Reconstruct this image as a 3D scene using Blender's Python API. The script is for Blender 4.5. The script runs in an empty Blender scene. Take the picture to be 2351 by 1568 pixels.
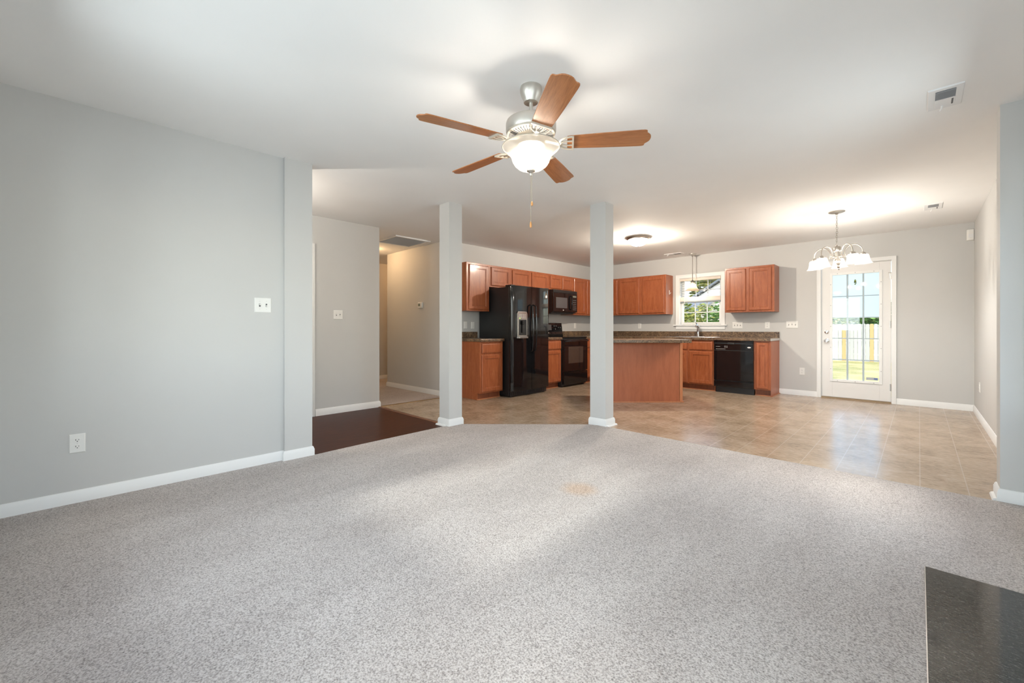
import bpy, bmesh, math, random
from mathutils import Matrix, Vector
PI = math.pi
C = bpy.context.scene
COL = C.collection
H = 2.44          # ceiling height

# ------------------------------------------------------------------ camera
cam_d = bpy.data.cameras.new('camera')
cam = bpy.data.objects.new('camera', cam_d); COL.objects.link(cam)
cam_d.sensor_width = 36.0
cam_d.lens = 960.0 / 2351.0 * 36.0
cam_d.shift_y = -29.4 / 2351.0
cam_d.clip_start = 0.05
cam.location = (0, 0, 1.065)
cam.rotation_euler = (PI / 2, 0, math.radians(44.23))
C.camera = cam

# ------------------------------------------------------------------ sky, sun, area lamps added outside the unseen windows to boost daylight, exposure
world = bpy.data.worlds.new('world'); C.world = world; world.use_nodes = True
wn = world.node_tree.nodes; wl = world.node_tree.links; wn.clear()
wo = wn.new('ShaderNodeOutputWorld'); wb = wn.new('ShaderNodeBackground'); ws = wn.new('ShaderNodeTexSky')
ws.sky_type = 'NISHITA'; ws.sun_disc = False; ws.sun_elevation = math.radians(48); ws.sun_rotation = math.radians(110)
ws.air_density = 1.0; ws.dust_density = 2.0
wb.inputs['Strength'].default_value = 0.75
wl.new(ws.outputs[0], wb.inputs[0]); wl.new(wb.outputs[0], wo.inputs[0])
sd = bpy.data.lights.new('sun', 'SUN'); sd.energy = 3.2; sd.angle = 0.11; sd.color = (1, .95, .87)
sun = bpy.data.objects.new('sun', sd); COL.objects.link(sun)
sun.rotation_euler = Vector((0.0, 0.866, -0.5)).to_track_quat('-Z', 'Y').to_euler()
def area(name, loc, d, sx, sy, power, col):
    l = bpy.data.lights.new(name, 'AREA'); l.shape = 'RECTANGLE'; l.size = sx; l.size_y = sy; l.energy = power; l.color = col
    o = bpy.data.objects.new(name, l); COL.objects.link(o); o.location = loc
    o.rotation_euler = Vector(d).to_track_quat('-Z', 'Z').to_euler(); return o
DAY = (0.88, 0.96, 1.0)
area('window_fill_light', (-0.1, -1.1, 1.5), (-0.1, 1, -0.25), 1.0, 1.4, 50, DAY)
area('window_fill_light', (-1.92, -1.1, 1.6), (0, 1, -0.2), 1.3, 1.2, 80, DAY)
area('window_fill_light', (1.2, 0.32, 1.5), (-1, 0, -0.2), 0.95, 1.4, 46, DAY)
area('window_fill_light', (1.2, 3.25, 1.5), (-1, 0, -0.2), 0.9, 1.4, 45, DAY)
WARM = (1.0, 0.91, 0.80)
P_FAN, P_FLUSH, P_PEND, P_CHAND, P_HALL, P_ENTRY = 13, 255, 6, 86, 37, 50
C.view_settings.view_transform = 'Standard'; C.view_settings.look = 'None'
C.view_settings.gamma = 1.0; C.view_settings.use_curve_mapping = False
C.view_settings.exposure = 0.12

# ------------------------------------------------------------------ materials
def srgb(r, g, b):
    f = lambda c: (c / 255 / 12.92) if c / 255 <= .04045 else ((c / 255 + .055) / 1.055) ** 2.4
    return (f(r), f(g), f(b), 1)
class NT:
    def __init__(s, name):
        s.m = bpy.data.materials.new(name); s.m.use_nodes = True
        s.t = s.m.node_tree; s.n = s.t.nodes; s.n.clear()
        s.out = s.n.new('ShaderNodeOutputMaterial')
    def new(s, typ, **kw):
        nd = s.n.new(typ)
        for k, v in kw.items():
            if k.startswith('_'): setattr(nd, k[1:], v)
            else: s.set(nd, k.replace('__', ' '), v)
        return nd
    def set(s, nd, key, v):
        i = nd.inputs[key]
        if hasattr(v, 'is_linked') or isinstance(v, bpy.types.NodeSocket): s.t.links.new(v, i)
        else: i.default_value = v
    def coords(s, scale=(1, 1, 1), rot=(0, 0, 0), loc=(0, 0, 0), kind='Object'):
        tc = s.n.new('ShaderNodeTexCoord'); mp = s.n.new('ShaderNodeMapping')
        s.t.links.new(tc.outputs[kind], mp.inputs[0])
        mp.inputs['Scale'].default_value = scale; mp.inputs['Rotation'].default_value = rot; mp.inputs['Location'].default_value = loc
        return mp.outputs[0]
    def noise(s, vec, scale, detail=3, rough=.55, dist=0):
        nd = s.n.new('ShaderNodeTexNoise'); s.t.links.new(vec, nd.inputs['Vector'])
        nd.inputs['Scale'].default_value = scale; nd.inputs['Detail'].default_value = detail
        nd.inputs['Roughness'].default_value = rough; nd.inputs['Distortion'].default_value = dist
        return nd.outputs['Fac']
    def ramp(s, fac, stops):
        nd = s.n.new('ShaderNodeValToRGB'); s.t.links.new(fac, nd.inputs[0])
        e = nd.color_ramp.elements
        while len(e) < len(stops): e.new(.5)
        for k, (p, c) in enumerate(stops): e[k].position = p; e[k].color = c
        return nd.outputs[0]
    def mix(s, fac, a, b, mode='MIX'):
        nd = s.n.new('ShaderNodeMix'); nd.data_type = 'RGBA'; nd.blend_type = mode
        for i, v in ((0, fac), (6, a), (7, b)):
            if isinstance(v, bpy.types.NodeSocket): s.t.links.new(v, nd.inputs[i])
            else: nd.inputs[i].default_value = v
        return nd.outputs[2]
    def math(s, op, a, b=None, c=None):
        nd = s.n.new('ShaderNodeMath'); nd.operation = op
        for i, v in enumerate((a, b, c)):
            if v is None: continue
            if isinstance(v, bpy.types.NodeSocket): s.t.links.new(v, nd.inputs[i])
            else: nd.inputs[i].default_value = v
        return nd.outputs[0]
    def bump(s, h, strength=.3, dist=.002):
        nd = s.n.new('ShaderNodeBump'); s.t.links.new(h, nd.inputs['Height'])
        nd.inputs['Strength'].default_value = strength; nd.inputs['Distance'].default_value = dist
        return nd.outputs[0]
    def bsdf(s, col, rough=.5, metal=0, normal=None, spec=.5, coat=0, emit=None, es=0):
        nd = s.n.new('ShaderNodeBsdfPrincipled')
        s.set(nd, 'Base Color', col); s.set(nd, 'Roughness', rough); s.set(nd, 'Metallic', metal)
        nd.inputs['Specular IOR Level'].default_value = spec; nd.inputs['Coat Weight'].default_value = coat
        nd.inputs['Coat Roughness'].default_value = .12
        if normal is not None: s.t.links.new(normal, nd.inputs['Normal'])
        if emit: nd.inputs['Emission Color'].default_value = emit; nd.inputs['Emission Strength'].default_value = es
        return nd.outputs[0]
    def done(s, sh): s.t.links.new(sh, s.out.inputs[0]); return s.m

def paint(name, col, rough=.6, tex=120, st=.12):
    t = NT(name); v = t.coords()
    n = t.noise(v, 2.0, 2); c = t.mix(n, tuple(x * .97 for x in col[:3]) + (1,), tuple(min(1, x * 1.03) for x in col[:3]) + (1,))
    return t.done(t.bsdf(c, rough, normal=t.bump(t.noise(v, tex, 3), st, .001), spec=.3))
M = {}
M['wall'] = paint('wall_paint', (.565, .56, .545, 1))
M['ceiling'] = paint('ceiling_paint', (.89, .885, .875, 1), .85, 160, .1)
M['trim'] = paint('white_trim_paint', (.80, .80, .79, 1), .35, 40, .03)
M['door'] = paint('door_paint', (.76, .75, .735, 1), .4, 40, .03)
M['plate'] = paint('white_plastic', (.80, .79, .76, 1), .35, 30, .0)
M['vent'] = paint('vent_enamel', (.78, .78, .78, 1), .45, 30, .0)
M['slot'] = paint('dark_slot', (.03, .03, .03, 1), .6, 30, 0)
M['vent_dark'] = paint('vent_shadow', (.13, .13, .135, 1), .7, 30, 0)
M['marks'] = paint('printed_marks', (.65, .65, .63, 1), .5, 30, 0)
M['grille'] = paint('grey_grille', (.5, .53, .56, 1), .5, 30, 0)
M['louvre'] = paint('louvre_grey', (.34, .34, .35, 1), .5, 30, 0)
M['keys'] = paint('dim_printed_keys', (.16, .16, .165, 1), .5, 30, 0)
M['lcd'] = paint('grey_display', (.22, .24, .2, 1), .25, 30, 0)
M['lcd_blue'] = NT('lit_display'); M['lcd_blue'] = (lambda t: t.done(t.bsdf((.02, .03, .05, 1), .3, emit=(.1, .25, .9, 1), es=.5)))(M['lcd_blue'])
M['led'] = (lambda t: t.done(t.bsdf((.1, .5, .02, 1), .4, emit=(.4, 1, .05, 1), es=2.0)))(NT('green_led'))
M['chain'] = (lambda t: t.done(t.bsdf((.80, .74, .64, 1), .3, 1.0)))(NT('bead_chain'))
def nickel(name, col=(.62, .59, .55, 1), rough=.32):
    t = NT(name); v = t.coords((1, 1, 40)); n = t.noise(v, 30, 2)
    return t.done(t.bsdf(t.mix(n, tuple(x * .93 for x in col[:3]) + (1,), col), rough, 1.0))
M['nickel'] = nickel('brushed_nickel'); M['steel'] = nickel('polished_steel', (.75, .75, .76, 1), .16)
M['sinksteel'] = nickel('sink_steel', (.72, .73, .75, 1), .25)
M['fanmetal'] = nickel('satin_nickel', (.66, .63, .58, 1), .42)
M['chandmetal'] = nickel('chandelier_nickel', (.40, .37, .33, 1), .38)
M['rodmetal'] = nickel('dull_rod_nickel', (.30, .285, .265, 1), .45)
M['hinge'] = nickel('hinge_metal', (.5, .49, .47, 1), .4)
M['fanwhite'] = paint('cream_enamel', (.48, .43, .36, 1), .4, 30, 0)
def wood(name, dark, mid, light, rough=.35, scale=(9, 9, 1.2), coat=.15, axis='z'):
    t = NT(name)
    tc = t.n.new('ShaderNodeTexCoord'); oi = t.n.new('ShaderNodeObjectInfo')
    mp = t.n.new('ShaderNodeMapping'); t.t.links.new(tc.outputs['Object'], mp.inputs[0])
    mp.inputs['Scale'].default_value = scale
    cb = t.n.new('ShaderNodeCombineXYZ'); rr = t.math('MULTIPLY', oi.outputs['Random'], 37.0)
    for i in range(3): t.t.links.new(rr, cb.inputs[i])
    t.t.links.new(cb.outputs[0], mp.inputs['Location'])
    v = mp.outputs[0]
    n1 = t.noise(v, 3.0, 5, .6, .6); n2 = t.noise(v, 14.0, 4, .6, .3)
    f = t.math('ADD', t.math('MULTIPLY', n1, .65), t.math('MULTIPLY', n2, .35))
    c = t.ramp(f, [(.3, dark), (.5, mid), (.72, light)])
    return t.done(t.bsdf(c, rough, normal=t.bump(n2, .04, .001), spec=.45, coat=coat))
M['cab'] = wood('cherry_cabinet', (.22, .054, .019, 1), (.335, .094, .033, 1), (.43, .142, .056, 1))
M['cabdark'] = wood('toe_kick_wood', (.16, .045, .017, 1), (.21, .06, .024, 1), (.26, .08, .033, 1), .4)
M['cabpanel'] = wood('cherry_panel', (.32, .092, .038, 1), (.39, .118, .049, 1), (.45, .14, .06, 1), .42, (6, 6, .8), .1)
M['shoewood'] = wood('shoe_wood', (.4, .14, .06, 1), (.48, .18, .075, 1), (.55, .22, .1, 1), .4)
M['blade'] = wood('fan_blade_wood', (.25, .080, .024, 1), (.40, .145, .046, 1), (.50, .20, .07, 1), .36, (2, 26, 8), .4)
M['pull'] = wood('pull_wood', (.5, .22, .07, 1), (.6, .28, .09, 1), (.7, .34, .12, 1), .4)
M['black'] = (lambda t: t.done(t.bsdf((.006, .006, .007, 1), .055, spec=.6)))(NT('gloss_black'))
M['fridgeside'] = (lambda t: (lambda v: t.done(t.bsdf((.012, .013, .014, 1), .32, normal=t.bump(t.noise(v, 260, 2), .12, .001), spec=.5)))(t.coords()))(NT('textured_black'))
M['blackmatte'] = (lambda t: t.done(t.bsdf((.013, .013, .014, 1), .38)))(NT('black_plastic'))
M['ovenglass'] = (lambda t: t.done(t.bsdf((.05, .042, .036, 1), .06, spec=.7, coat=.5)))(NT('oven_glass'))
M['mesh'] = (lambda t: t.done(t.bsdf((.09, .09, .095, 1), .2)))(NT('microwave_screen'))
M['chromegrey'] = nickel('dispenser_silver', (.52, .51, .49, 1), .2)
# laminate counter
t = NT('speckled_laminate'); v = t.coords()
n1 = t.noise(v, 55, 6, .75, .4); n2 = t.noise(v, 9, 3, .6); n3 = t.noise(v, 150, 3, .7)
f = t.math('ADD', t.math('ADD', t.math('MULTIPLY', n1, .6), t.math('MULTIPLY', n2, .22)), t.math('MULTIPLY', n3, .18))
M['laminate'] = t.done(t.bsdf(t.ramp(f, [(.36, (.018, .013, .011, 1)), (.46, (.075, .046, .03, 1)), (.53, (.20, .125, .07, 1)), (.6, (.33, .22, .13, 1)), (.7, (.46, .36, .26, 1))]), .3, spec=.5))
M['laminate_edge'] = paint('bare_laminate_edge', (.55, .52, .49, 1), .5)
# carpet
STAIN = (-1.607, 2.285)
def carpet(name, a, b, stain=False):
    t = NT(name); v = t.coords(kind='Object')
    v2 = t.coords((1.0, .35, 1), (0, 0, math.radians(-38)), kind='Object')
    f1 = t.noise(v, 165, 3, .6, .2); f2 = t.noise(v, 60, 2, .5); f3 = t.noise(v2, 2.6, 3, .5)
    f = t.math('ADD', t.math('MULTIPLY', f1, .87), t.math('MULTIPLY', f2, .13))
    c = t.ramp(f, [(.30, tuple(x * .5 for x in a[:3]) + (1,)), (.44, a), (.58, b), (.75, tuple(min(1, x * 1.12) for x in b[:3]) + (1,))])
    lay = t.ramp(f3, [(.32, (.875, .86, .855, 1)), (.68, (1.06, 1.06, 1.06, 1))])
    c = t.mix(1.0, c, lay, 'MULTIPLY')
    if stain:
        tc = t.n.new('ShaderNodeTexCoord'); d = t.n.new('ShaderNodeVectorMath'); d.operation = 'DISTANCE'
        t.t.links.new(tc.outputs['Object'], d.inputs[0]); d.inputs[1].default_value = (STAIN[0], STAIN[1], .01)
        dd = t.math('ADD', d.outputs['Value'], t.math('MULTIPLY', t.noise(v, 14, 3), .05))
        k = t.ramp(dd, [(.085, (1, 1, 1, 1)), (.17, (0, 0, 0, 1))])
        c = t.mix(t.math('MULTIPLY', k, .7), c, t.mix(1.0, c, (1.0, .80, .62, 1), 'MULTIPLY'))
    return t.done(t.bsdf(c, .95, normal=t.bump(f, .9, .006), spec=.12))
M['carpet'] = carpet('loop_carpet', (.41, .375, .357, 1), (.60, .565, .543, 1), True)
M['hallcarpet'] = carpet('hall_carpet_pile', (.42, .37, .34, 1), (.60, .54, .51, 1))
# vinyl tile: 0.2275 m columns with staggered cross joints
t = NT('vinyl_tile'); v = t.coords((1, 1, 1), (0, 0, 0), (-.0045, 0, 0)); vs = t.coords((1.3, 9, 1))
tc = t.n.new('ShaderNodeSeparateXYZ'); t.t.links.new(v, tc.inputs[0])
W = .2275
cx = t.math('DIVIDE', tc.outputs[0], W); fx = t.math('ABSOLUTE', t.math('SUBTRACT', t.math('FRACT', cx), .5))
par = t.math('FLOOR', cx)
cy = t.math('ADD', t.math('DIVIDE', tc.outputs[1], W * 2), t.math('MULTIPLY', par, .5)); fy = t.math('ABSOLUTE', t.math('SUBTRACT', t.math('FRACT', cy), .5))
gx = t.math('GREATER_THAN', fx, .488); gy = t.math('MULTIPLY', t.math('GREATER_THAN', fy, .496), .5)
g = t.math('MAXIMUM', gx, gy)
n1 = t.noise(v, 3.2, 5, .62, .5); n2 = t.noise(v, 26, 4, .65, .6); n3 = t.noise(t.coords((3, 14, 1), (0, 0, math.radians(44))), 4, 4, .6, .4)
f = t.math('ADD', t.math('ADD', t.math('MULTIPLY', n1, .42), t.math('MULTIPLY', n2, .26)), t.math('MULTIPLY', n3, .32))
c = t.ramp(f, [(.32, (.19, .13, .08, 1)), (.45, (.325, .235, .158, 1)), (.56, (.43, .33, .24, 1)), (.7, (.53, .435, .34, 1))])
c = t.mix(t.math('MULTIPLY', g, .55), c, (.52, .45, .38, 1))
M['tile'] = t.done(t.bsdf(c, t.math('ADD', t.math('MULTIPLY', n2, .04), .205), normal=t.bump(t.math('ADD', t.math('MULTIPLY', g, -.6), t.math('MULTIPLY', n2, .25)), .22, .002), spec=.5))
# dark entry floor planks
t = NT('dark_laminate_floor'); v = t.coords()
s3 = t.n.new('ShaderNodeSeparateXYZ'); t.t.links.new(v, s3.inputs[0])
px = t.math('DIVIDE', s3.outputs[0], .127); gx = t.math('GREATER_THAN', t.math('ABSOLUTE', t.math('SUBTRACT', t.math('FRACT', px), .5)), .49)
n = t.noise(t.coords((22, 1.6, 1)), 3, 5, .6, .4)
c = t.ramp(n, [(.3, (.026, .0065, .003, 1)), (.5, (.050, .013, .0065, 1)), (.7, (.080, .024, .012, 1))])
M['darkfloor'] = t.done(t.bsdf(t.mix(t.math('MULTIPLY', gx, .6), c, (.012, .006, .004, 1)), .38, normal=t.bump(n, .06, .001), spec=.1))
M['strip'] = wood('transition_strip', (.10, .035, .016, 1), (.16, .06, .026, 1), (.22, .085, .04, 1), .35)
M['brass'] = nickel('bronze_strip', (.45, .31, .17, 1), .35)
# hearth granite
t = NT('hearth_granite'); v = t.coords()
n1 = t.noise(v, 210, 3, .7); n2 = t.noise(t.coords((1, 4.5, 1), (0, 0, math.radians(-10))), 62, 2, .5)
f = t.math('ADD', t.math('MULTIPLY', n1, .45), t.math('MULTIPLY', n2, .55))
c = t.ramp(f, [(.40, (.018, .017, .015, 1)), (.52, (.042, .040, .036, 1)), (.60, (.085, .082, .076, 1)), (.70, (.20, .195, .185, 1))])
M['granite'] = t.done(t.bsdf(c, .07, spec=.5))
# glass
def glass(name, refl=.035, tint=(.96, .985, .985, 1)):
    t = NT(name); tr = t.new('ShaderNodeBsdfTransparent', Color=tint); gl = t.new('ShaderNodeBsdfGlossy', Roughness=.02)
    mx = t.n.new('ShaderNodeMixShader'); mx.inputs[0].default_value = refl
    t.t.links.new(tr.outputs[0], mx.inputs[1]); t.t.links.new(gl.outputs[0], mx.inputs[2]); return t.done(mx.outputs[0])
M['glass'] = glass('window_glass')
M['doorglass'] = glass('door_glass', .012)
def frosted(name, col, trans, glow, gcol):
    t = NT(name); tr = t.new('ShaderNodeBsdfTransparent', Color=(1, .97, .92, 1)); tl = t.new('ShaderNodeBsdfTranslucent', Color=tuple(x * .15 for x in col[:3]) + (1,))
    df = t.new('ShaderNodeBsdfPrincipled'); df.inputs['Base Color'].default_value = tuple(x * .3 for x in col[:3]) + (1,); df.inputs['Roughness'].default_value = .25
    df.inputs['Emission Color'].default_value = gcol; df.inputs['Emission Strength'].default_value = glow
    m1 = t.n.new('ShaderNodeMixShader'); m1.inputs[0].default_value = .5; t.t.links.new(df.outputs[0], m1.inputs[1]); t.t.links.new(tl.outputs[0], m1.inputs[2])
    m2 = t.n.new('ShaderNodeMixShader'); m2.inputs[0].default_value = trans; t.t.links.new(m1.outputs[0], m2.inputs[1]); t.t.links.new(tr.outputs[0], m2.inputs[2])
    return t.done(m2.outputs[0])
M['bowl'] = frosted('alabaster_bowl_glass', (.93, .88, .80, 1), .30, .34, (1, .84, .62, 1))
M['dome'] = frosted('frosted_dome_glass', (.93, .9, .84, 1), .45, 1.5, (1, .87, .68, 1))
M['amber'] = frosted('amber_pendant_glass', (.92, .72, .5, 1), .18, .55, (1, .66, .34, 1))
M['bell'] = frosted('white_bell_glass', (.95, .92, .86, 1), .42, .75, (1, .87, .68, 1))
t = NT('pale_shade_cloth'); tl = t.new('ShaderNodeBsdfTranslucent', Color=(.96, .96, .93, 1)); df = t.new('ShaderNodeBsdfDiffuse', Color=(.90, .92, .92, 1))
mx = t.n.new('ShaderNodeMixShader'); mx.inputs[0].default_value = .85; t.t.links.new(df.outputs[0], mx.inputs[1]); t.t.links.new(tl.outputs[0], mx.inputs[2]); M['shade'] = t.done(mx.outputs[0])
t = NT('shaded_blind_vinyl'); tl = t.new('ShaderNodeBsdfTranslucent', Color=(.40, .50, .54, 1)); df = t.new('ShaderNodeBsdfDiffuse', Color=(.50, .56, .58, 1))  # blue-grey colour carries the shade on the slat undersides
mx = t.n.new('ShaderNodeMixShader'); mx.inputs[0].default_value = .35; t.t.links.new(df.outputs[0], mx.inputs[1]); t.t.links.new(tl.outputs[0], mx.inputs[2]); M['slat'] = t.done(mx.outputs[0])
M['rail'] = paint('blind_rail', (.70, .63, .55, 1), .5, 30, 0)
# outdoors
t = NT('lawn_grass'); v = t.coords(); c = t.ramp(t.math('ADD', t.math('MULTIPLY', t.noise(v, .8, 4), .6), t.math('MULTIPLY', t.noise(v, 20, 3), .4)), [(.35, (.16, .18, .05, 1)), (.5, (.38, .31, .13, 1)), (.65, (.48, .38, .20, 1))])
M['grass'] = t.done(t.bsdf(c, .9, spec=.1))
def fencewood(name, a, b):
    t = NT(name); g = t.n.new('ShaderNodeNewGeometry'); n = t.noise(t.coords((14, 1, 1.2)), 4, 4)
    f = t.math('ADD', t.math('MULTIPLY', g.outputs['Random Per Island'], .6), t.math('MULTIPLY', n, .4))
    return t.done(t.bsdf(t.ramp(f, [(.2, a), (.8, b)]), .85, spec=.1))
M['picket'] = fencewood('weathered_pickets', (.38, .35, .31, 1), (.54, .50, .45, 1))
M['newpicket'] = fencewood('new_pine_pickets', (.42, .26, .11, 1), (.48, .32, .15, 1))
def leaf(name, a, b, cc):
    t = NT(name); g = t.n.new('ShaderNodeNewGeometry'); c = t.ramp(g.outputs['Random Per Island'], [(.1, a), (.55, b), (.95, cc)])
    d = t.new('ShaderNodeBsdfDiffuse', Color=c); l = t.new('ShaderNodeBsdfTranslucent', Color=c)
    mx = t.n.new('ShaderNodeMixShader'); mx.inputs[0].default_value = .3; t.t.links.new(d.outputs[0], mx.inputs[1]); t.t.links.new(l.outputs[0], mx.inputs[2]); return t.done(mx.outputs[0])
M['leaf1'] = leaf('olive_leaves', (.10, .14, .03, 1), (.26, .28, .07, 1), (.5, .45, .14, 1))
M['leaf2'] = leaf('green_leaves', (.05, .10, .03, 1), (.12, .24, .06, 1), (.30, .46, .14, 1))
M['bark'] = wood('grey_bark', (.10, .08, .06, 1), (.17, .14, .11, 1), (.24, .2, .16, 1), .9, (5, 5, 1), 0)
M['siding'] = paint('cream_siding', (.80, .77, .70, 1), .7); M['roof'] = paint('dark_shingles', (.14, .15, .16, 1), .9, 20, .4)
M['greenpost'] = paint('green_paint', (.03, .22, .13, 1), .5)
M['extwhite'] = paint('exterior_white', (.82, .82, .80, 1), .6)
M['mud'] = paint('worn_threshold', (.33, .24, .15, 1), .8, 60, .4)
M['sticker'] = paint('grey_sticker', (.42, .44, .48, 1), .5); M['stickerblue'] = paint('sticker_blue', (.16, .22, .4, 1), .5)

# ------------------------------------------------------------------ mesh helpers
class MB:
    def __init__(s): s.v = []; s.f = []; s.m = []
    def add(s, vs, fs, m=0, T=None):
        b = len(s.v)
        for p in vs:
            p = Vector(p); s.v.append(tuple(T @ p) if T is not None else tuple(p))
        for q in fs: s.f.append(tuple(b + i for i in q)); s.m.append(m)
        return s
    def box(s, x0, x1, y0, y1, z0, z1, m=0, T=None):
        vs = [(x, y, z) for z in (z0, z1) for y in (y0, y1) for x in (x0, x1)]
        return s.add(vs, [(0, 2, 3, 1), (4, 5, 7, 6), (0, 1, 5, 4), (2, 6, 7, 3), (0, 4, 6, 2), (1, 3, 7, 5)], m, T)
    def prism(s, poly, a0, a1, axis='z', m=0, T=None):
        n = len(poly)
        P = {'z': lambda p, a: (p[0], p[1], a), 'x': lambda p, a: (a, p[0], p[1]), 'y': lambda p, a: (p[0], a, p[1])}[axis]
        vs = [P(p, a0) for p in poly] + [P(p, a1) for p in poly]
        fs = [tuple(range(n))[::-1], tuple(range(n, 2 * n))] + [(i, (i + 1) % n, n + (i + 1) % n, n + i) for i in range(n)]
        return s.add(vs, fs, m, T)
    def loft(s, rings, m=0, cap=True, close=True, T=None):
        n = len(rings[0]); vs = [p for r in rings for p in r]; fs = []
        for k in range(len(rings) - 1):
            for i in range(n if close else n - 1):
                j = (i + 1) % n; fs.append((k * n + i, k * n + j, (k + 1) * n + j, (k + 1) * n + i))
        if cap: fs.append(tuple(range(n))[::-1]); fs.append(tuple((len(rings) - 1) * n + i for i in range(n)))
        return s.add(vs, fs, m, T)
    def lathe(s, prof, c=(0, 0, 0), seg=40, m=0, cap=False, T=None):
        rings = [[(c[0] + r * math.cos(2 * PI * i / seg), c[1] + r * math.sin(2 * PI * i / seg), c[2] + z) for i in range(seg)] for r, z in prof]
        return s.loft(rings, m, cap, True, T)
    def tube(s, pts, r, seg=8, m=0, T=None, closed=False, cap=True):
        pts = [Vector(p) for p in pts]; n = len(pts); rings = []; up = None
        for i, p in enumerate(pts):
            a = pts[(i - 1) % n] if (i or closed) else p; b = pts[(i + 1) % n] if (i < n - 1 or closed) else p
            d = (b - a).normalized()
            if up is None: up = d.orthogonal().normalized()
            up = (up - d * up.dot(d)).normalized(); w = d.cross(up)
            rr = r[i] if isinstance(r, (list, tuple)) else r
            rings.append([p + (up * math.cos(2 * PI * k / seg) + w * math.sin(2 * PI * k / seg)) * rr for k in range(seg)])
        if closed: rings.append(rings[0]); cap = False
        return s.loft(rings, m, cap, True, T)
    def sweep(s, path, prof, closed=False, m=0):
        """profile (offset to the right of travel, z) swept along an xy path with mitred corners"""
        n = len(path); rings = []
        P = [Vector(p) for p in path]
        for i in range(n):
            d0 = (P[i] - P[i - 1]).normalized() if (i or closed) else None
            d1 = (P[(i + 1) % n] - P[i]).normalized() if (i < n - 1 or closed) else None
            d0 = d0 or d1; d1 = d1 or d0
            n0 = Vector((d0.y, -d0.x)); n1 = Vector((d1.y, -d1.x)); b = (n0 + n1).normalized(); k = 1 / max(.3, b.dot(n0))
            rings.append([(P[i].x + b.x * k * o, P[i].y + b.y * k * o, z) for o, z in prof])
        if closed: rings.append(rings[0])
        return s.loft(rings, m, not closed, True)
    def build(s, name, mats, parent=None, smooth=None, bevel=0, label=None, kind=None):
        me = bpy.data.meshes.new(name); me.from_pydata(s.v, [], s.f)
        if not isinstance(mats, (list, tuple)): mats = [mats]
        for x in mats: me.materials.append(M[x] if isinstance(x, str) else x)
        me.polygons.foreach_set('material_index', s.m); me.update()
        b = bmesh.new(); b.from_mesh(me); bmesh.ops.recalc_face_normals(b, faces=b.faces); b.to_mesh(me); b.free()
        if smooth:
            me.shade_smooth(); me.set_sharp_from_angle(angle=smooth)
        o = bpy.data.objects.new(name, me); COL.objects.link(o)
        if parent is not None: o.parent = parent
        if bevel:
            md = o.modifiers.new('edge', 'BEVEL'); md.width = bevel; md.segments = 2; md.limit_method = 'ANGLE'; md.angle_limit = .6
        if label: o['label'] = label
        if kind: o['kind'] = kind
        return o
def thing(name, label, cat, loc=(0, 0, 0), rz=0, group=None):
    o = bpy.data.objects.new(name, None); COL.objects.link(o); o.location = loc; o.rotation_euler = (0, 0, rz)
    o.empty_display_size = .1; o['label'] = label; o['category'] = cat
    if group: o['group'] = group
    return o
def tag(o, label, cat, group=None):
    o['label'] = label; o['category'] = cat
    if group: o['group'] = group
    return o
def struct(name, mb, mat, **kw): return mb.build(name, mat, kind='structure', **kw)
def lamp(name, parent, loc, power, radius=.03, col=WARM):
    l = bpy.data.lights.new(name, 'POINT'); l.energy = power; l.shadow_soft_size = radius; l.color = col
    o = bpy.data.objects.new(name, l); COL.objects.link(o); o.parent = parent; o.location = loc; return o
def circ(r, n=24, cx=0, cy=0, a0=0): return [(cx + r * math.cos(a0 + 2 * PI * i / n), cy + r * math.sin(a0 + 2 * PI * i / n)) for i in range(n)]

# ------------------------------------------------------------------ the room
XL, XP, XE, YB, XR = -3.676, -3.643, -5.266, 8.008, .51
YF = -.40; T = .12
ZF = .004
b = MB(); b.box(XL - T, XL, YF, 1.13, 0, H).box(XL - T, XP, 1.13, 1.343, 0, H); struct('wall_left', b, 'wall')
b = MB(); b.box(XE - T, XE, YF, 1.05, 0, H).box(XE - T, XE, 1.05, 1.90, 2.04, H).box(XE - T, XE, 1.90, 2.82, 0, H); struct('entry_wall', b, 'wall')
b = MB(); b.box(-8.3, XE - T, 2.70, 2.82, 0, H); struct('hall_wall', b, 'wall')
b = MB(); b.box(-7.07, XE, 3.945, 4.065, 0, H); struct('middle_wall', b, 'wall')
b = MB(); b.box(XE - T, XE, 4.065, YB + T, 0, H); struct('kitchen_wall', b, 'wall')
b = MB(); b.box(-8.27, -8.15, 2.82, 6.0, 0, H); struct('far_wall', b, 'wall')
b = MB(); b.box(-8.15, XE - T, 6.0, 6.1, 0, H); struct('hall_end_wall', b, 'wall')
WX0, WX1, WZ0, WZ1 = -3.30, -2.547, 1.14, 2.025
DX0, DX1, DZ1 = -1.10, -.27, 2.045
b = MB(); b.box(XE - T, WX0, YB, YB + T, 0, H).box(WX0, WX1, YB, YB + T, 0, WZ0).box(WX0, WX1, YB, YB + T, WZ1, H)
b.box(WX1, DX0, YB, YB + T, 0, H).box(DX0, DX1, YB, YB + T, DZ1, H).box(DX1, XR + T, YB, YB + T, 0, H); struct('wall_back', b, 'wall')
b = MB(); ys = [YF, -.10, .75, 2.85, 3.65, YB]
for i in range(5):
    if i in (1, 3): b.box(XR, XR + T, ys[i], ys[i + 1], 0, .62).box(XR, XR + T, ys[i], ys[i + 1], 2.05, H)
    else: b.box(XR, XR + T, ys[i], ys[i + 1], 0, H)
struct('wall_right', b, 'wall')
b = MB(); b.box(.357, XR, 3.935, 4.09, 0, H); struct('stub_wall', b, 'wall')
b = MB(); xs = [XE - T, -2.6, -1.25, -.55, .35, XR + T]
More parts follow.
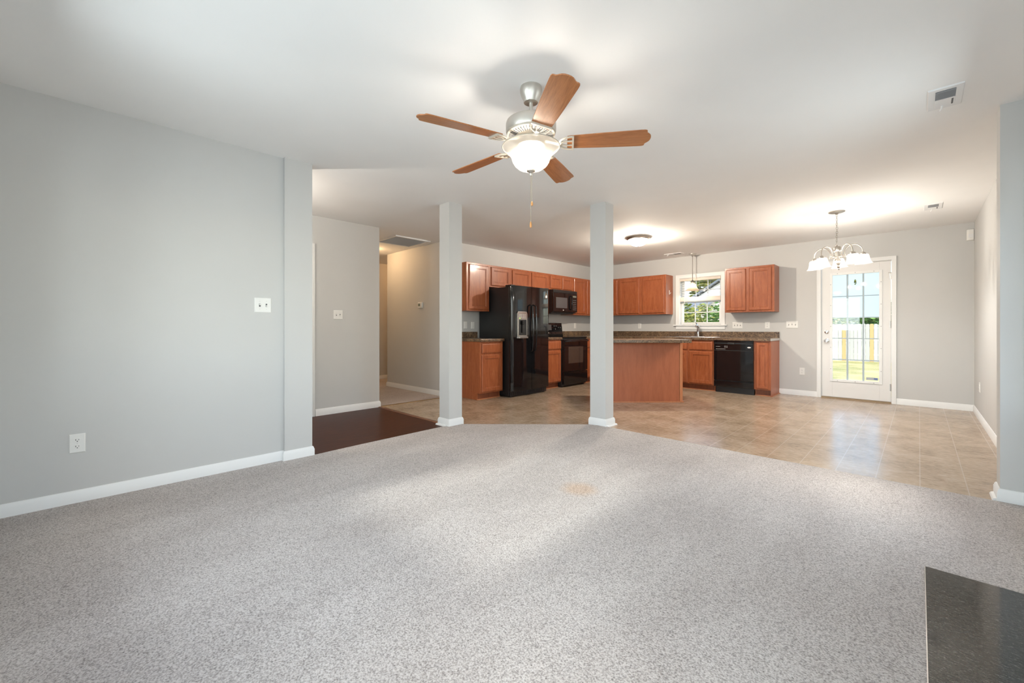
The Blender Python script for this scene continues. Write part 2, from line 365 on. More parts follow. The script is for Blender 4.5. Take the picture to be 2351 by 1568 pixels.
for i in range(5):
    if i in (1, 3): b.box(xs[i], xs[i + 1], YF - T, YF, 0, .90 if i == 1 else .62).box(xs[i], xs[i + 1], YF - T, YF, 2.05, H)
    else: b.box(xs[i], xs[i + 1], YF - T, YF, 0, H)
struct('wall_front', b, 'wall')
b = MB(); b.box(-8.3, XR + T, YF - T, YB + T, H, H + .1); struct('ceiling', b, 'ceiling')
# floors
b = MB(); b.box(XE, XR, 2.815, YB + T, -.1, 0); struct('tile_floor', b, 'tile')
b = MB(); b.box(XE - T, XL, YF, 2.815, -.1, 0); struct('entry_floor', b, 'darkfloor')
b = MB(); b.box(XL, XR, YF, 2.815, -.1, -.002); struct('slab_floor', b, 'darkfloor')
b = MB(); b.box(-8.2, XE - .024, 2.82, 6.0, -.1, .004); struct('hall_floor', b, 'hallcarpet')
poly = [(XL, YF), (XR, YF), (XR, 3.915), (-1.1, 3.92), (-2.3, 3.945), (-2.46, 3.96), (-2.62, 3.90), (-3.64, 2.93), (-3.69, 2.70), (-3.66, 1.80), (-3.635, 1.345), (XL, 1.33)]
b = MB(); b.prism(poly, 0, ZF + .004); struct('carpet_floor', b, 'carpet')
b = MB(); b.prism([(-.022, 0), (.022, 0), (.012, .009), (-.012, .009)], XE + .02, -3.83, 'x'); b.v = [(x, y + 2.815, z) for x, y, z in b.v]
struct('trim_1', b, 'strip', smooth=.5)
b = MB(); b.box(XE - .026, XE + .012, 2.82, 3.945, 0, .007); struct('trim_2', b, 'brass')
# baseboards
BP = [(0, 0), (.014, 0), (.014, .060), (.011, .066), (.010, .072), (.005, .082), (0, .083)]
SHOE = [(.014, 0), (.032, 0), (.031, .008), (.026, .015), (.014, .019)]
def base(name, path, closed=False): b = MB(); b.sweep(path, BP, closed); return struct(name, b, 'trim', smooth=.5)
base('baseboard_left', [(XL, YF), (XL, 1.13), (XP, 1.13), (XP, 1.343), (XL - T, 1.343)])
base('entry_baseboard', [(XE, 1.975), (XE, 2.82), (XE - .6, 2.82)])
base('middle_baseboard', [(-7.07, 4.065), (-7.07, 3.945), (XE, 3.945), (XE, 4.075)])
base('far_baseboard', [(-8.15, 2.82), (-8.15, 6.0)])
base('baseboard_back', [(-1.648, YB), (-1.142, YB)])
base('baseboard_right', [(-.228, YB), (XR, YB), (XR, 4.09), (.357, 4.09), (.357, 3.935), (XR, 3.935), (XR, YF)])
b = MB(); b.sweep([(.357, 4.09), (.357, 3.935)], SHOE); struct('trim_3', b, 'trim', smooth=.5)
# free-standing square columns at the carpet's edge
def column(x0, x1, y0, y1, label, shoe):
    t = thing('column', label, 'column', ((x0 + x1) / 2, (y0 + y1) / 2, 0), 0, 'square columns at the edge of the carpet')
    dx, dy = (x1 - x0) / 2, (y1 - y0) / 2
    b = MB(); b.box(-dx, dx, -dy, dy, 0, H); b.build('shaft', 'wall', t)
    b = MB(); b.sweep([(-dx, -dy), (dx, -dy), (dx, dy), (-dx, dy)], BP, True); b.build('base_trim', 'trim', t, smooth=.5)
    b = MB(); b.sweep([(x * dx, y * dy) for x, y in shoe], SHOE); b.build('shoe_moulding', 'trim', t, smooth=.5)
column(-3.822, -3.648, 2.770, 2.948, 'square painted column standing where the dark wood floor meets the carpet', [(-1, 1), (-1, -1), (.6, -1)])
column(-2.627, -2.431, 3.948, 4.110, 'square painted column standing in front of the kitchen island', [(1, -1), (1, 1), (-1, 1)])

# ------------------------------------------------------------------ window_1 over the sink
def casing(b, x0, x1, z0, z1, w, y, d, bottom=True):
    for a in ((x0 - w, x0, z0, z1 + w), (x1, x1 + w, z0, z1 + w)): b.box(a[0], a[1], y - d, y, a[2], a[3])
    b.box(x0, x1, y - d, y, z1, z1 + w)
    for a in ((x0 - w, x0 - w + .016, z0, z1 + w), (x1 + w - .016, x1 + w, z0, z1 + w)): b.box(a[0], a[1], y - d - .005, y - d, a[2], a[3])
    b.box(x0 - w + .016, x1 + w - .016, y - d - .005, y - d, z1 + w - .016, z1 + w)
w1 = MB(); casing(w1, WX0, WX1, WZ0, WZ1, .066, YB, .016)
w1.box(WX0, WX0 + .008, YB, YB + T, WZ0, WZ1).box(WX1 - .008, WX1, YB, YB + T, WZ0, WZ1).box(WX0, WX1, YB, YB + T, WZ1 - .008, WZ1)
win = w1.build('window_1', 'trim', kind='structure', bevel=.002)
b = MB(); b.box(WX0 - .11, WX1 + .10, YB - .045, YB + .06, WZ0 - .022, WZ0); b.build('window_sill', 'trim', win, bevel=.004)
b = MB(); b.box(WX0 - .066, WX1 + .066, YB - .016, YB, WZ0 - .085, WZ0 - .022); b.build('window_apron', 'trim', win, bevel=.004)
def sash(name, x0, x1, z0, z1, y, nx, nz, par, fr=.042):
    b = MB(); b.box(x0, x1, y, y + .035, z0, z0 + fr).box(x0, x1, y, y + .035, z1 - fr, z1).box(x0, x0 + fr, y, y + .035, z0 + fr, z1 - fr).box(x1 - fr, x1, y, y + .035, z0 + fr, z1 - fr)
    gx0, gx1, gz0, gz1 = x0 + fr, x1 - fr, z0 + fr, z1 - fr
    for i in range(1, nx): x = gx0 + (gx1 - gx0) * i / nx; b.box(x - .007, x + .007, y + .012, y + .024, gz0, gz1)
    for i in range(1, nz): z = gz0 + (gz1 - gz0) * i / nz; b.box(gx0, gx1, y + .012, y + .024, z - .007, z + .007)
    o = b.build(name, 'extwhite', par)
    g = MB(); g.box(gx0, gx1, y + .016, y + .019, gz0, gz1); g.build('pane', 'glass', o)
sash('lower_sash', WX0 + .012, WX1 - .01, WZ0 + .004, 1.60, YB + .055, 3, 2, win); sash('upper_sash', WX0 + .012, WX1 - .01, 1.57, WZ1 - .01, YB + .092, 3, 2, win)
# blind in that window
bl = thing('window_blind', 'white slatted blind half raised in the window above the sink', 'blind', (WX0 + .01, YB + .02, 0))
bw = WX1 - WX0 - .022
b = MB(); b.box(0, bw, -.015, .028, WZ1 - .055, WZ1 - .010); b.build('headrail', 'rail', bl, bevel=.003)
b = MB()
for i in range(6):
    z = 1.94 - i * .046; a = math.radians(-4)
    b.box(0, bw, -.022, .022, -.0016, .0016, T=Matrix.Translation((0, .006, z)) @ Matrix.Rotation(-a, 4, 'X'))
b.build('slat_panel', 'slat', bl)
b = MB(); b.box(0, bw, -.022, .030, 1.585, 1.665); b.build('slat_stack', 'rail', bl, bevel=.003)
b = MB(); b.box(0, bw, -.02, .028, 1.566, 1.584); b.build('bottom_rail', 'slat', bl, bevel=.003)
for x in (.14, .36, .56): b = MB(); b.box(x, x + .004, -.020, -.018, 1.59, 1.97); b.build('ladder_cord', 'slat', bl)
b = MB(); b.tube([(.085, -.02, 1.97), (.085, -.02, 1.54)], .0045); b.build('tilt_wand', 'plate', bl)

# ------------------------------------------------------------------ door_1 : back door with grilled glass
dr = MB(); sx0, sx1, sz0, sz1 = -1.083, -.286, .022, 2.034; y0, y1 = YB + .012, YB + .056
gx0, gx1, gz0, gz1 = -.953, -.409, .292, 1.883
dr.box(sx0, gx0, y0, y1, sz0, sz1).box(gx1, sx1, y0, y1, sz0, sz1).box(gx0, gx1, y0, y1, sz0, gz0).box(gx0, gx1, y0, y1, gz1, sz1)
door = dr.build('door_1', 'door', kind='structure', bevel=.002)
b = MB()
for a in ((gx0 - .032, gx0 + .004, gz0 - .032, gz1 + .032), (gx1 - .004, gx1 + .032, gz0 - .032, gz1 + .032)): b.box(a[0], a[1], y0 - .012, y0, a[2], a[3])
b.box(gx0 + .004, gx1 - .004, y0 - .012, y0, gz1 - .004, gz1 + .032).box(gx0 + .004, gx1 - .004, y0 - .012, y0, gz0 - .032, gz0 + .004)
b.build('glass_frame', 'trim', door, bevel=.003)
b = MB()
for zz in (.45, .78, 1.1, 1.42, 1.74):
    for x in (gx0 - .018, gx1 + .018): b.lathe([(.0045, 0), (.0045, .002), (0, .002)], seg=10, T=Matrix.Translation((x, y0 - .012, zz)) @ Matrix.Rotation(PI / 2, 4, 'X'))
for x in (-.89, -.68, -.47):
    for zz in (gz0 - .018, gz1 + .018): b.lathe([(.0045, 0), (.0045, .002), (0, .002)], seg=10, T=Matrix.Translation((x, y0 - .012, zz)) @ Matrix.Rotation(PI / 2, 4, 'X'))
b.build('screw_plugs', 'vent_dark', door)
b = MB(); b.box(gx0, gx1, y0 + .006, y0 + .009, gz0, gz1); b.build('pane', 'doorglass', door)
b = MB()
for x in (-.773, -.589): b.box(x - .011, x + .011, y0 + .012, y0 + .024, gz0, gz1)
for zz in (.598, .919, 1.232, 1.553): b.box(gx0, gx1, y0 + .0122, y0 + .0238, zz - .007, zz + .007)
b.build('grille', 'grille', door)
b = MB(); b.box(gx0, gx1, y0 + .029, y0 + .032, gz0, gz1); b.build('outer_pane', 'doorglass', door)
# casing, jamb, threshold
b = MB(); casing(b, -1.094, -.278, 0, 2.044, .05, YB, .016)
b.box(-1.10, -1.088, YB, YB + T, 0, 2.045).box(-.282, -.27, YB, YB + T, 0, 2.045).box(-1.10, -.27, YB, YB + T, 2.037, 2.045)
struct('trim_4', b, 'trim', bevel=.002)
b = MB(); b.box(-1.088, -.282, YB - .006, YB + T, 0, .018); struct('trim_5', b, 'mud')
b = MB(); Rx = Matrix.Rotation(PI / 2, 4, 'X')
b.lathe([(0, 0), (.032, 0), (.032, .008), (.014, .012), (.012, .03), (.024, .038), (.029, .052), (.024, .064), (0, .067)], seg=28, T=Matrix.Translation((-1.021, y0, .881)) @ Rx)
b.build('door_knob', 'steel', door, smooth=.6)
b = MB(); b.lathe([(0, 0), (.031, 0), (.029, .010), (.018, .015), (0, .016)], seg=28, T=Matrix.Translation((-1.021, y0, 1.015)) @ Rx).box(-1.025, -1.017, y0 - .03, y0 - .014, .998, 1.032)
b.build('deadbolt', 'steel', door, smooth=.6)
for zz, ex in ((1.817, .03), (1.124, .035), (.227, 0)):
    b = MB(); b.tube([(-.284, y0 - .006, zz - .05), (-.284, y0 - .006, zz + .05)], .007); b.box(-.30, -.284, y0 - .002, y0 + .001, zz - .05, zz + .05)
    if ex: b.tube([(-.284 - (.03 if zz > 1.5 else 0), y0 - .012, zz + .045), (-.284 + ex, y0 - .012, zz + .045)], .0035)
    b.build('hinge', 'hinge', door)
b = MB(); b.box(-.555, -.425, y0 + .004, y0 + .0055, .315, .352).box(-.47, -.43, y0 + .003, y0 + .004, .32, .347, m=1)
st = b.build('alarm_sticker', ['sticker', 'stickerblue']); tag(st, 'small grey and blue sticker at lower right of the back door glass', 'sticker')
# pale covering on the outside of the upper glass, with an oval opening
b = MB(); yy = y0 + .038; cxo, czo = -.684, 1.762; n = 48
inner = [(cxo + .0145 * math.cos(2 * PI * i / n), yy, czo + .040 * math.sin(2 * PI * i / n)) for i in range(n)]
X0, X1, Z0, Z1 = gx0, gx1, 1.238, gz1
outer = []
for i in range(n):
    c, s_ = math.cos(2 * PI * i / n), math.sin(2 * PI * i / n)
    k = min(((X1 - cxo) / c if c > 0 else (X0 - cxo) / c) if abs(c) > 1e-6 else 9, ((Z1 - czo) / s_ if s_ > 0 else (Z0 - czo) / s_) if abs(s_) > 1e-6 else 9)
    outer.append((cxo + k * c, yy, czo + k * s_))
cor = [(X0, yy, Z0), (X1, yy, Z0), (X1, yy, Z1), (X0, yy, Z1)]
for cc in cor: j = min(range(n), key=lambda i: (outer[i][0] - cc[0]) ** 2 + (outer[i][2] - cc[2]) ** 2); outer[j] = cc
i2 = [(x, y + .004, z) for x, y, z in inner]; o2 = [(x, y + .004, z) for x, y, z in outer]
b.loft([inner, outer], cap=False)
sh = b.build('door_shade', 'shade'); tag(sh, 'pale blue sheet with oval cutout over upper half of back door glass', 'shade')

# door_2 : the entry hall's closet door (only its casing shows)
b = MB(); b.box(XE - .06, XE - .02, 1.06, 1.895, .01, 2.03)
for z0_, z1_ in ((.2, .95), (1.05, 1.85)):
    b.box(XE - .02, XE - .014, 1.18, 1.77, z0_, z1_)
d2 = b.build('door_2', 'door', kind='structure', bevel=.004)
b = MB()
for a in ((.99, 1.055), (1.90, 1.962)): b.box(XE, XE + .016, a[0], a[1], 0, 2.10).box(XE + .016, XE + .021, a[0] + (.048 if a[0] > 1.5 else 0), a[0] + (.065 if a[0] > 1.5 else .016), 0, 2.10)
b.box(XE, XE + .016, 1.055, 1.90, 2.04, 2.10); struct('trim_6', b, 'trim', bevel=.003)
# unseen windows behind the camera; all but the first added for light
def unseen_window(k, loc, rz, wd, zb=.62):
    x0, x1, w_ = -wd / 2, wd / 2, .05
    b = MB()
    b.box(x0, x1, .04, .09, zb, zb + .05).box(x0, x1, .04, .09, 2.0, 2.05).box(x0, x0 + w_, .04, .09, zb + .05, 2.0).box(x1 - w_, x1, .04, .09, zb + .05, 2.0)
    o = b.build('window_%d' % k, 'trim', kind='structure'); o.location = loc; o.rotation_euler = (0, 0, rz)
    b = MB(); b.box(x0 + w_, x1 - w_, .064, .068, zb + .05, 2.0); b.build('pane', 'glass', o)
    b = MB(); b.box(x0 - .06, x1 + .06, -.03, 0, zb - .02, zb); b.build('window_sill', 'trim', o)
unseen_window(2, (-1.925, YF, 0), PI, 1.35, .90)
unseen_window(5, (-.1, YF, 0), PI, .9)  # added opening that lights the stub wall
unseen_window(3, (XR, .325, 0), -PI / 2, .85)  # added pair that lights the left wall and the columns
unseen_window(4, (XR, 3.25, 0), -PI / 2, .80)
b = MB(); b.box(-0.95, 2.6, -4.2, YF - T - .02, 2.52, 2.62); struct('sun_block_slab', b, 'extwhite')  # unseen slab added to keep sun out of the window beside the camera

# ------------------------------------------------------------------ cabinets
def panel_door(b, x0, x1, z0, z1, fr=.05, t=.02, y=0, flat=False):
    def ring(d, yy): return [(x0 + d, yy, z0 + d), (x1 - d, yy, z0 + d), (x1 - d, yy, z1 - d), (x0 + d, yy, z1 - d)]
    if flat: rings = [ring(0, y), ring(0, y - t + .005), ring(.004, y - t), ring(.012, y - t), ring(.018, y - t - .002)]
    else: rings = [ring(0, y), ring(0, y - t + .008), ring(.009, y - t), ring(fr, y - t), ring(fr + .003, y - t + .006), ring(fr + .010, y - t + .006), ring(fr + .013, y - t + .014)]
    b.loft(rings)
def cabinet(name, label, loc, rz, w, z0, z1, d, doors=(), drawers=(), group=None, toe=False, shoe=False, endnotch=True):
    t = thing(name, label, 'cabinet', (loc[0], loc[1], 0), rz, group)
    b = MB()
    if toe:
        b.prism([(0, .1), (0, z1), (d, z1), (d, 0), (.07, 0), (.07, .1)], 0, .018, 'x').prism([(0, .1), (0, z1), (d, z1), (d, 0), (.07, 0), (.07, .1)], w - .018, w, 'x')
        b.box(.018, w - .018, 0, d, .1, z1)
        b.build('carcass', 'cab', t, bevel=.0015)
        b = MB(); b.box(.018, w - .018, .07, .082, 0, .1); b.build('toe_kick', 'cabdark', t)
        if shoe:
            b = MB(); b.box(0, w, .058, .07, 0, .012); b.build('shoe_moulding', 'shoewood', t)
    else:
        b.box(0, w, 0, d, z0, z1); b.build('carcass', 'cab', t, bevel=.0015)
    for x0, x1, a, c in doors:
        b = MB(); panel_door(b, x0, x1, a, c, fr=min(.05, (x1 - x0) * .24)); b.build('door', 'cab', t)
    for x0, x1, a, c in drawers:
        b = MB(); panel_door(b, x0, x1, a, c, flat=True); b.build('drawer', 'cab', t)
    return t
RX = PI / 2                    # fronts facing +X
UG = 'upper wall cabinets'; BG = 'base cabinets'
UF = -4.962                    # face of the uppers on the kitchen wall
UD = UF - XE
ZT, ZB = 2.092, 1.342
def upX(y0, y1, zb, doors, label): return cabinet('wall_cabinet', label, (UF, y0), RX, y1 - y0, zb, ZT, UD - .001, [(a - y0, c - y0, zb + .025, ZT - .03) for a, c in doors], group=UG)
upX(4.097, 4.570, ZB, [(4.142, 4.542)], 'upper cherry cabinet with one tall door, left of the black refrigerator')
upX(4.572, 5.570, 1.740, [(4.606, 5.036), (5.098, 5.545)], 'short two-door upper cherry cabinet above the black refrigerator')
upX(5.572, 6.078, ZB, [(5.592, 6.046)], 'upper cherry cabinet between the refrigerator and the black microwave')
upX(6.080, 6.838, 1.800, [(6.119, 6.452), (6.492, 6.795)], 'short two-door upper cherry cabinet right above the black microwave')
upX(6.840, 7.300, ZB, [(6.870, 7.262)], 'upper cherry cabinet with one tall door, right of the microwave')
upX(7.302, 7.680, ZB, [(7.325, 7.62)], 'upper cherry cabinet in the kitchen corner beside the back wall')
YU = 7.690; UD2 = YB - YU
def upY(x0, x1, doors, label): return cabinet('wall_cabinet', label, (x0, YU), 0, x1 - x0, ZB, ZT, UD2 - .001, [(a - x0, c - x0, ZB + .025, ZT - .03) for a, c in doors], group=UG)
upY(-4.94, -4.432, [(-4.80, -4.453)], 'upper cherry corner cabinet on the back wall behind the second column')
upY(-4.43, -3.428, [(-4.410, -3.968), (-3.902, -3.455)], 'two-door upper cherry cabinet on back wall, left of the window')
upY(-2.386, -1.652, [(-2.362, -2.062), (-2.012, -1.690)], 'two-door upper cherry cabinet on back wall, right of the window')
b = MB(); hk = MB(); hk.box(-3.428, -3.424, 7.83, 7.85, 1.72, 1.80).tube([(-3.424, 7.84, 1.735), (-3.405, 7.84, 1.74), (-3.398, 7.84, 1.757)], .004)
tag(hk.build('hook', 'plate'), 'small white stick-on hook on the cabinet side left of the window', 'hook')
# base cabinets
FXB = -4.652; BD = FXB - XE
def bX(y0, y1, doors, drawers, label): return cabinet('base_cabinet', label, (FXB, y0), RX, y1 - y0, 0, .87, BD - .001, [(a - y0, c - y0, .12, .67) for a, c in doors], [(a - y0, c - y0, .70, .845) for a, c in drawers], BG, True, True)
bX(4.098, 4.570, [(4.128, 4.552)], [(4.128, 4.552)], 'base cherry cabinet with drawer and door, left of the refrigerator')
bX(5.580, 6.044, [(5.604, 6.034)], [(5.604, 6.034)], 'base cherry cabinet squeezed between the refrigerator and the range')
bX(6.806, 7.40, [(6.830, 7.24)], [(6.830, 7.24)], 'base cherry cabinet just right of the black range')
FYB = 7.462; BD2 = YB - FYB
def bY(x0, x1, doors, drawers, label, full=False): return cabinet('base_cabinet', label, (x0, FYB), 0, x1 - x0, 0, .87, BD2 - .001, [(a - x0, c - x0, .12, .845 if full else .67) for a, c in doors], [(a - x0, c - x0, .70, .845) for a, c in drawers], BG, True, True)
bY(-4.64, -3.402, [(-4.5, -3.98), (-3.93, -3.43)], [(-4.5, -3.98), (-3.93, -3.43)], 'base cherry cabinet along the back wall behind the island')
bY(-3.400, -2.486, [(-3.376, -2.934), (-2.900, -2.508)], [(-3.376, -2.934), (-2.900, -2.508)], 'sink base cherry cabinet left of the black dishwasher')
g = bY(-1.884, -1.652, [(-1.852, -1.682)], [], 'narrow base cherry cabinet at the counter end, right of the dishwasher', True)
b = MB(); b.box(.2325, .236, .0, BD2 - .002, .0, .868); b.build('end_panel', 'cabpanel', g, label='paler flat end panel')
b = MB(); b.box(.2365, .25, .055, BD2 - .002, 0, .012); b.build('shoe_moulding', 'shoewood', g)

# ------------------------------------------------------------------ counters
CZ0, CZ1 = .872, .912
def ctag(mb, label, root=None, group='speckled countertops'):
    o = mb.build('countertop', ['laminate', 'laminate_edge'], bevel=.004); return tag(o, label, 'countertop', group)
b = MB(); b.box(XE, -4.612, 4.080, 4.573, CZ0, CZ1)
c1 = ctag(b, 'speckled brown countertop left of the refrigerator')
b = MB(); b.box(XE, XE + .019, 4.080, 4.573, CZ1, 1.015); b.build('backsplash', 'laminate', c1, bevel=.003)
b = MB(); b.box(XE, -4.612, 5.576, 6.044, CZ0, CZ1)
c2 = ctag(b, 'narrow speckled countertop strip between the refrigerator and range')
b = MB(); b.box(XE, XE + .019, 5.576, 6.044, CZ1, 1.015); b.build('backsplash', 'laminate', c2, bevel=.003)
SX0, SX1, SY0, SY1 = -3.345, -2.49, 7.495, 7.955
b = MB(); b.box(XE, -4.612, 6.808, 7.42, CZ0, CZ1).box(XE, SX0 + .02, 7.42, YB - .003, CZ0, CZ1).box(SX0 + .02, SX1 - .02, 7.42, SY0 + .02, CZ0, CZ1).box(SX0 + .02, SX1 - .02, SY1 - .02, YB - .001, CZ0, CZ1).box(SX1 - .02, -1.645, 7.42, YB - .001, CZ0, CZ1).box(-1.645, -1.641, 7.425, YB - .001, CZ0 + .002, CZ1 - .001, m=1)
o = b.build('countertop', ['laminate', 'laminate_edge']); c3 = tag(o, 'long speckled brown countertop along the back wall under the window', 'countertop', 'speckled countertops')
b = MB(); b.box(XE + .019, -1.645, YB - .019, YB - .002, CZ1, 1.013).box(XE + .002, XE + .019, 6.808, YB - .002, CZ1, 1.013); b.build('backsplash', 'laminate', c3)
# island (turned 45 degrees)
isl = thing('kitchen_island', 'cherry panelled kitchen island behind the second square column', 'island', (-2.456, 6.066, 0), PI / 4)
L = 1.22
b = MB(); b.box(-L, -.002, .012, .45, 0, .868); b.build('carcass', 'cabpanel', isl)
b = MB(); b.box(-L, -.045, 0, .012, 0, .868); b.build('back_panel', 'cabpanel', isl, bevel=.001)
b = MB(); b.box(-.043, 0, -.006, .012, 0, .868); b.build('corner_strip', 'shoewood', isl, bevel=.002)
b = MB(); b.box(-L, .012, -.018, -.006, 0, .016).box(0, .012, -.006, .45, 0, .016); b.build('shoe_moulding', 'shoewood', isl)
for k in range(2):
    b = MB(); Td = Matrix.Translation((-.02 - k * .58, .45, 0)) @ Matrix.Rotation(PI, 4, 'Z'); mb = MB(); panel_door(mb, .02, .56, .12, .845)
    b.add(mb.v, mb.f, T=Td); b.build('door', 'cab', isl)
b = MB(); b.box(-L - .02, .0, -.305, .475, .869, .911)
o = b.build('countertop', 'laminate', bevel=.006); o.location = isl.location; o.rotation_euler = isl.rotation_euler
tag(o, 'speckled brown island countertop overhanging toward the living room', 'countertop', 'speckled countertops')

# sink and faucet
sk = thing('kitchen_sink', 'stainless double sink set in the counter under the window', 'sink', ((SX0 + SX1) / 2, (SY0 + SY1) / 2, CZ1))
hw, hd = (SX1 - SX0) / 2, (SY1 - SY0) / 2
b = MB(); b.box(-hw, hw, -hd, -hd + .035, 0, .006).box(-hw, hw, hd - .075, hd, 0, .006).box(-hw, -hw + .03, -hd + .035, hd - .075, 0, .006).box(hw - .03, hw, -hd + .035, hd - .075, 0, .006).box(-.02, .02, -hd + .035, hd - .075, 0, .006); b.build('rim', 'sinksteel', sk, bevel=.002)
for x0, x1 in ((-hw + .03, -.02), (.02, hw - .03)):
    b = MB()
    def rr(d, z): return [(x0 + d, -hd + .035 + d, z), (x1 - d, -hd + .035 + d, z), (x1 - d, hd - .075 - d, z), (x0 + d, hd - .075 - d, z)]
    b.loft([rr(0, .004), rr(.006, -.034)], cap=False); b.add(rr(.006, -.034), [(0, 1, 2, 3)]); b.build('basin', 'sinksteel', sk)
fc = thing('faucet', 'single lever chrome faucet standing behind the sink', 'faucet', (-2.915, 7.905, CZ1 + .006))
b = MB(); b.box(-.12, .12, -.025, .025, 0, .008); b.build('base_plate', 'steel', fc, bevel=.004)
b = MB(); b.lathe([(.026, .008), (.024, .02), (.021, .03), (.020, .15), (.024, .16), (.026, .185), (.018, .205), (0, .21)], seg=24); b.build('body', 'steel', fc, smooth=.7)
b = MB(); b.tube([(.012, -.01, .175), (.018, -.09, .215), (.022, -.15, .205), (.023, -.165, .175)], [.016, .014, .014, .013], 12); b.build('spout', 'steel', fc, smooth=.7)
b = MB(); b.tube([(-.004, 0, .20), (-.018, -.012, .232), (-.03, -.035, .258)], [.011, .008, .006], 10); b.build('lever', 'blackmatte', fc, smooth=.7)

# ------------------------------------------------------------------ refrigerator (front faces +X)
fr = thing('refrigerator', 'black side-by-side refrigerator with water dispenser in the freezer door', 'refrigerator', (-4.455, 4.590, 0), RX)
FW, FD = .915, .775
b = MB(); b.box(.004, FW - .004, .085, FD, .03, 1.715); b.build('cabinet_body', 'fridgeside', fr, bevel=.006)
b = MB(); b.box(.02, FW - .02, .075, .30, 0.012, .085)
for i in range(18): b.box(.05 + i * .045, .085 + i * .045, .071, .076, .025, .07)
b.build('base_grille', 'blackmatte', fr)
for x in (0, FW - .09):
    b = MB(); b.box(x, x + .09, .03, .16, 1.715, 1.745); b.build('hinge_cover', 'blackmatte', fr, bevel=.006)
for x in (.07, FW - .07):
    b = MB(); b.lathe([(0, -.015), (.018, -.015), (.018, .015), (0, .015)], seg=20, T=Matrix.Translation((x, .10, .018)) @ Matrix.Rotation(PI / 2, 4, 'Y')); b.build('wheel', 'blackmatte', fr)
def fdoor(name, x0, x1, outer):
    hw_ = (x1 - x0); pts = [(x0, .075)]
    N = 16
    for i in range(N + 1):
        u = i / N; x = x0 + hw_ * u; gx = (x / FW) * 2 - 1
        y = .020 * gx * gx
        e = x / .045 if outer == 'l' else (FW - x) / .045
        if e < 1: y += .042 * (1 - math.sqrt(max(0, 1 - (1 - e) ** 2)))
        pts.append((x, y))
    if outer == 'l': pts = [(x0, .075)] + [(x0 + .045 * (1 - math.cos(a)), .020 * (((x0 + .045 * (1 - math.cos(a))) / FW) * 2 - 1) ** 2 + .045 * (1 - math.sin(a))) for a in [PI / 2 * k / 8 for k in range(9)]] + [p for p in pts[1:] if p[0] > x0 + .05]
    else: pts = [p for p in pts[:] if p[0] < x1 - .05] + [(x1 - .045 * (1 - math.sin(a)), .020 * (((x1 - .045 * (1 - math.sin(a))) / FW) * 2 - 1) ** 2 + .045 * (1 - math.cos(a))) for a in [PI / 2 * k / 8 for k in range(9)]]
    pts.append((x1, .075))
    b = MB(); b.prism(pts, .095, 1.735); return b.build(name, 'black', fr, smooth=.5)
split = .438
dl = fdoor('freezer_door', 0, split - .003, 'l'); dr_ = fdoor('fresh_food_door', split + .003, FW, 'r')
for (x, d_) in ((split - .04, dl), (split + .04, dr_)):
    b = MB(); pts = [(x, .005, 1.45)] + [(x, -.055 - .018 * math.sin(PI * k / 10), 1.42 - .70 * k / 10) for k in range(11)] + [(x, .005, .69)]
    b.tube(pts, [.008] + [.013] * 11 + [.008], 12); b.build('handle', 'black', d_, smooth=.8)
def fy(x): return .020 * ((x / FW) * 2 - 1) ** 2
b = MB(); xa, xb = .095, .33
b.prism([(xa, .93), (xb, .93), (xb, 1.02), (xb, 1.30), (xb - .02, 1.335), (xa + .02, 1.335), (xa, 1.30)], -.012, .012, 'y'); b.build('dispenser_panel', 'chromegrey', dl, bevel=.006)
b = MB(); b.box(xa + .035, xb - .03, -.0135, -.0125, .965, 1.205); b.build('dispenser_recess', 'black', dl)
b = MB()
for i in range(4):
    for j in range(3): b.box(xa + .05 + i * .038, xa + .065 + i * .038, -.0145, -.0125, 1.235 + j * .022, 1.243 + j * .022)
b.build('button_row', 'marks', dl)
b = MB(); b.box(xa + .048, xa + .06, -.0155, -.0135, 1.222, 1.232); b.build('indicator_light', 'led', dl)
b = MB(); b.box(xa + .09, xa + .13, -.04, -.013, 1.13, 1.19).box(xa + .095, xa + .125, -.03, -.013, 1.00, 1.13); b.build('dispenser_paddle', 'black', dl, bevel=.004)
b = MB(); b.prism([(xa - .005, .0), (xa + .02, -.045), (xb - .02, -.045), (xb + .005, .0)], .915, .94); b.build('drip_tray', 'chromegrey', dl, bevel=.004)

# ------------------------------------------------------------------ range
rg = thing('kitchen_range', 'black electric range with glass oven door and rear control panel', 'range', (-4.60, 6.048, 0), RX)
RW, RD = .756, .66
b = MB(); b.box(0, RW, .03, RD, .02, .895); b.build('oven_body', 'fridgeside', rg, bevel=.003)
b = MB(); b.box(-.002, RW + .002, .0, RD - .06, .895, .914); b.build('cooktop', 'black', rg, bevel=.005)
b = MB(); b.prism([(.575, .914), (.66, .914), (.66, 1.18), (.615, 1.18), (.59, 1.0), (.575, .96)], 0, RW, 'x'); b.build('backguard', 'black', rg, bevel=.006)
bgM = Matrix.Translation((0, .6, 1.085)) @ Matrix.Rotation(math.radians(-7.5), 4, 'X')
b = MB(); b.box(.12, .40, -.008, .004, -.05, .06, T=bgM); b.build('display_panel', 'mesh', rg)
b = MB(); b.box(.20, .30, -.012, -.009, .01, .045, T=bgM); b.build('clock_display', 'lcd_blue', rg)
for x, zz in ((.47, .03), (.53, .03), (.60, .0), (.66, .0), (.50, -.03)):
    b = MB(); b.lathe([(.019, 0), (.019, .012), (.014, .022), (0, .022)], seg=18, T=bgM @ Matrix.Translation((x, -.004, zz)) @ Rx); b.box(x - .002, x + .002, -.028, -.025, zz - .012, zz + .012, m=1, T=bgM); b.build('knob', ['blackmatte', 'marks'], rg, smooth=.6)
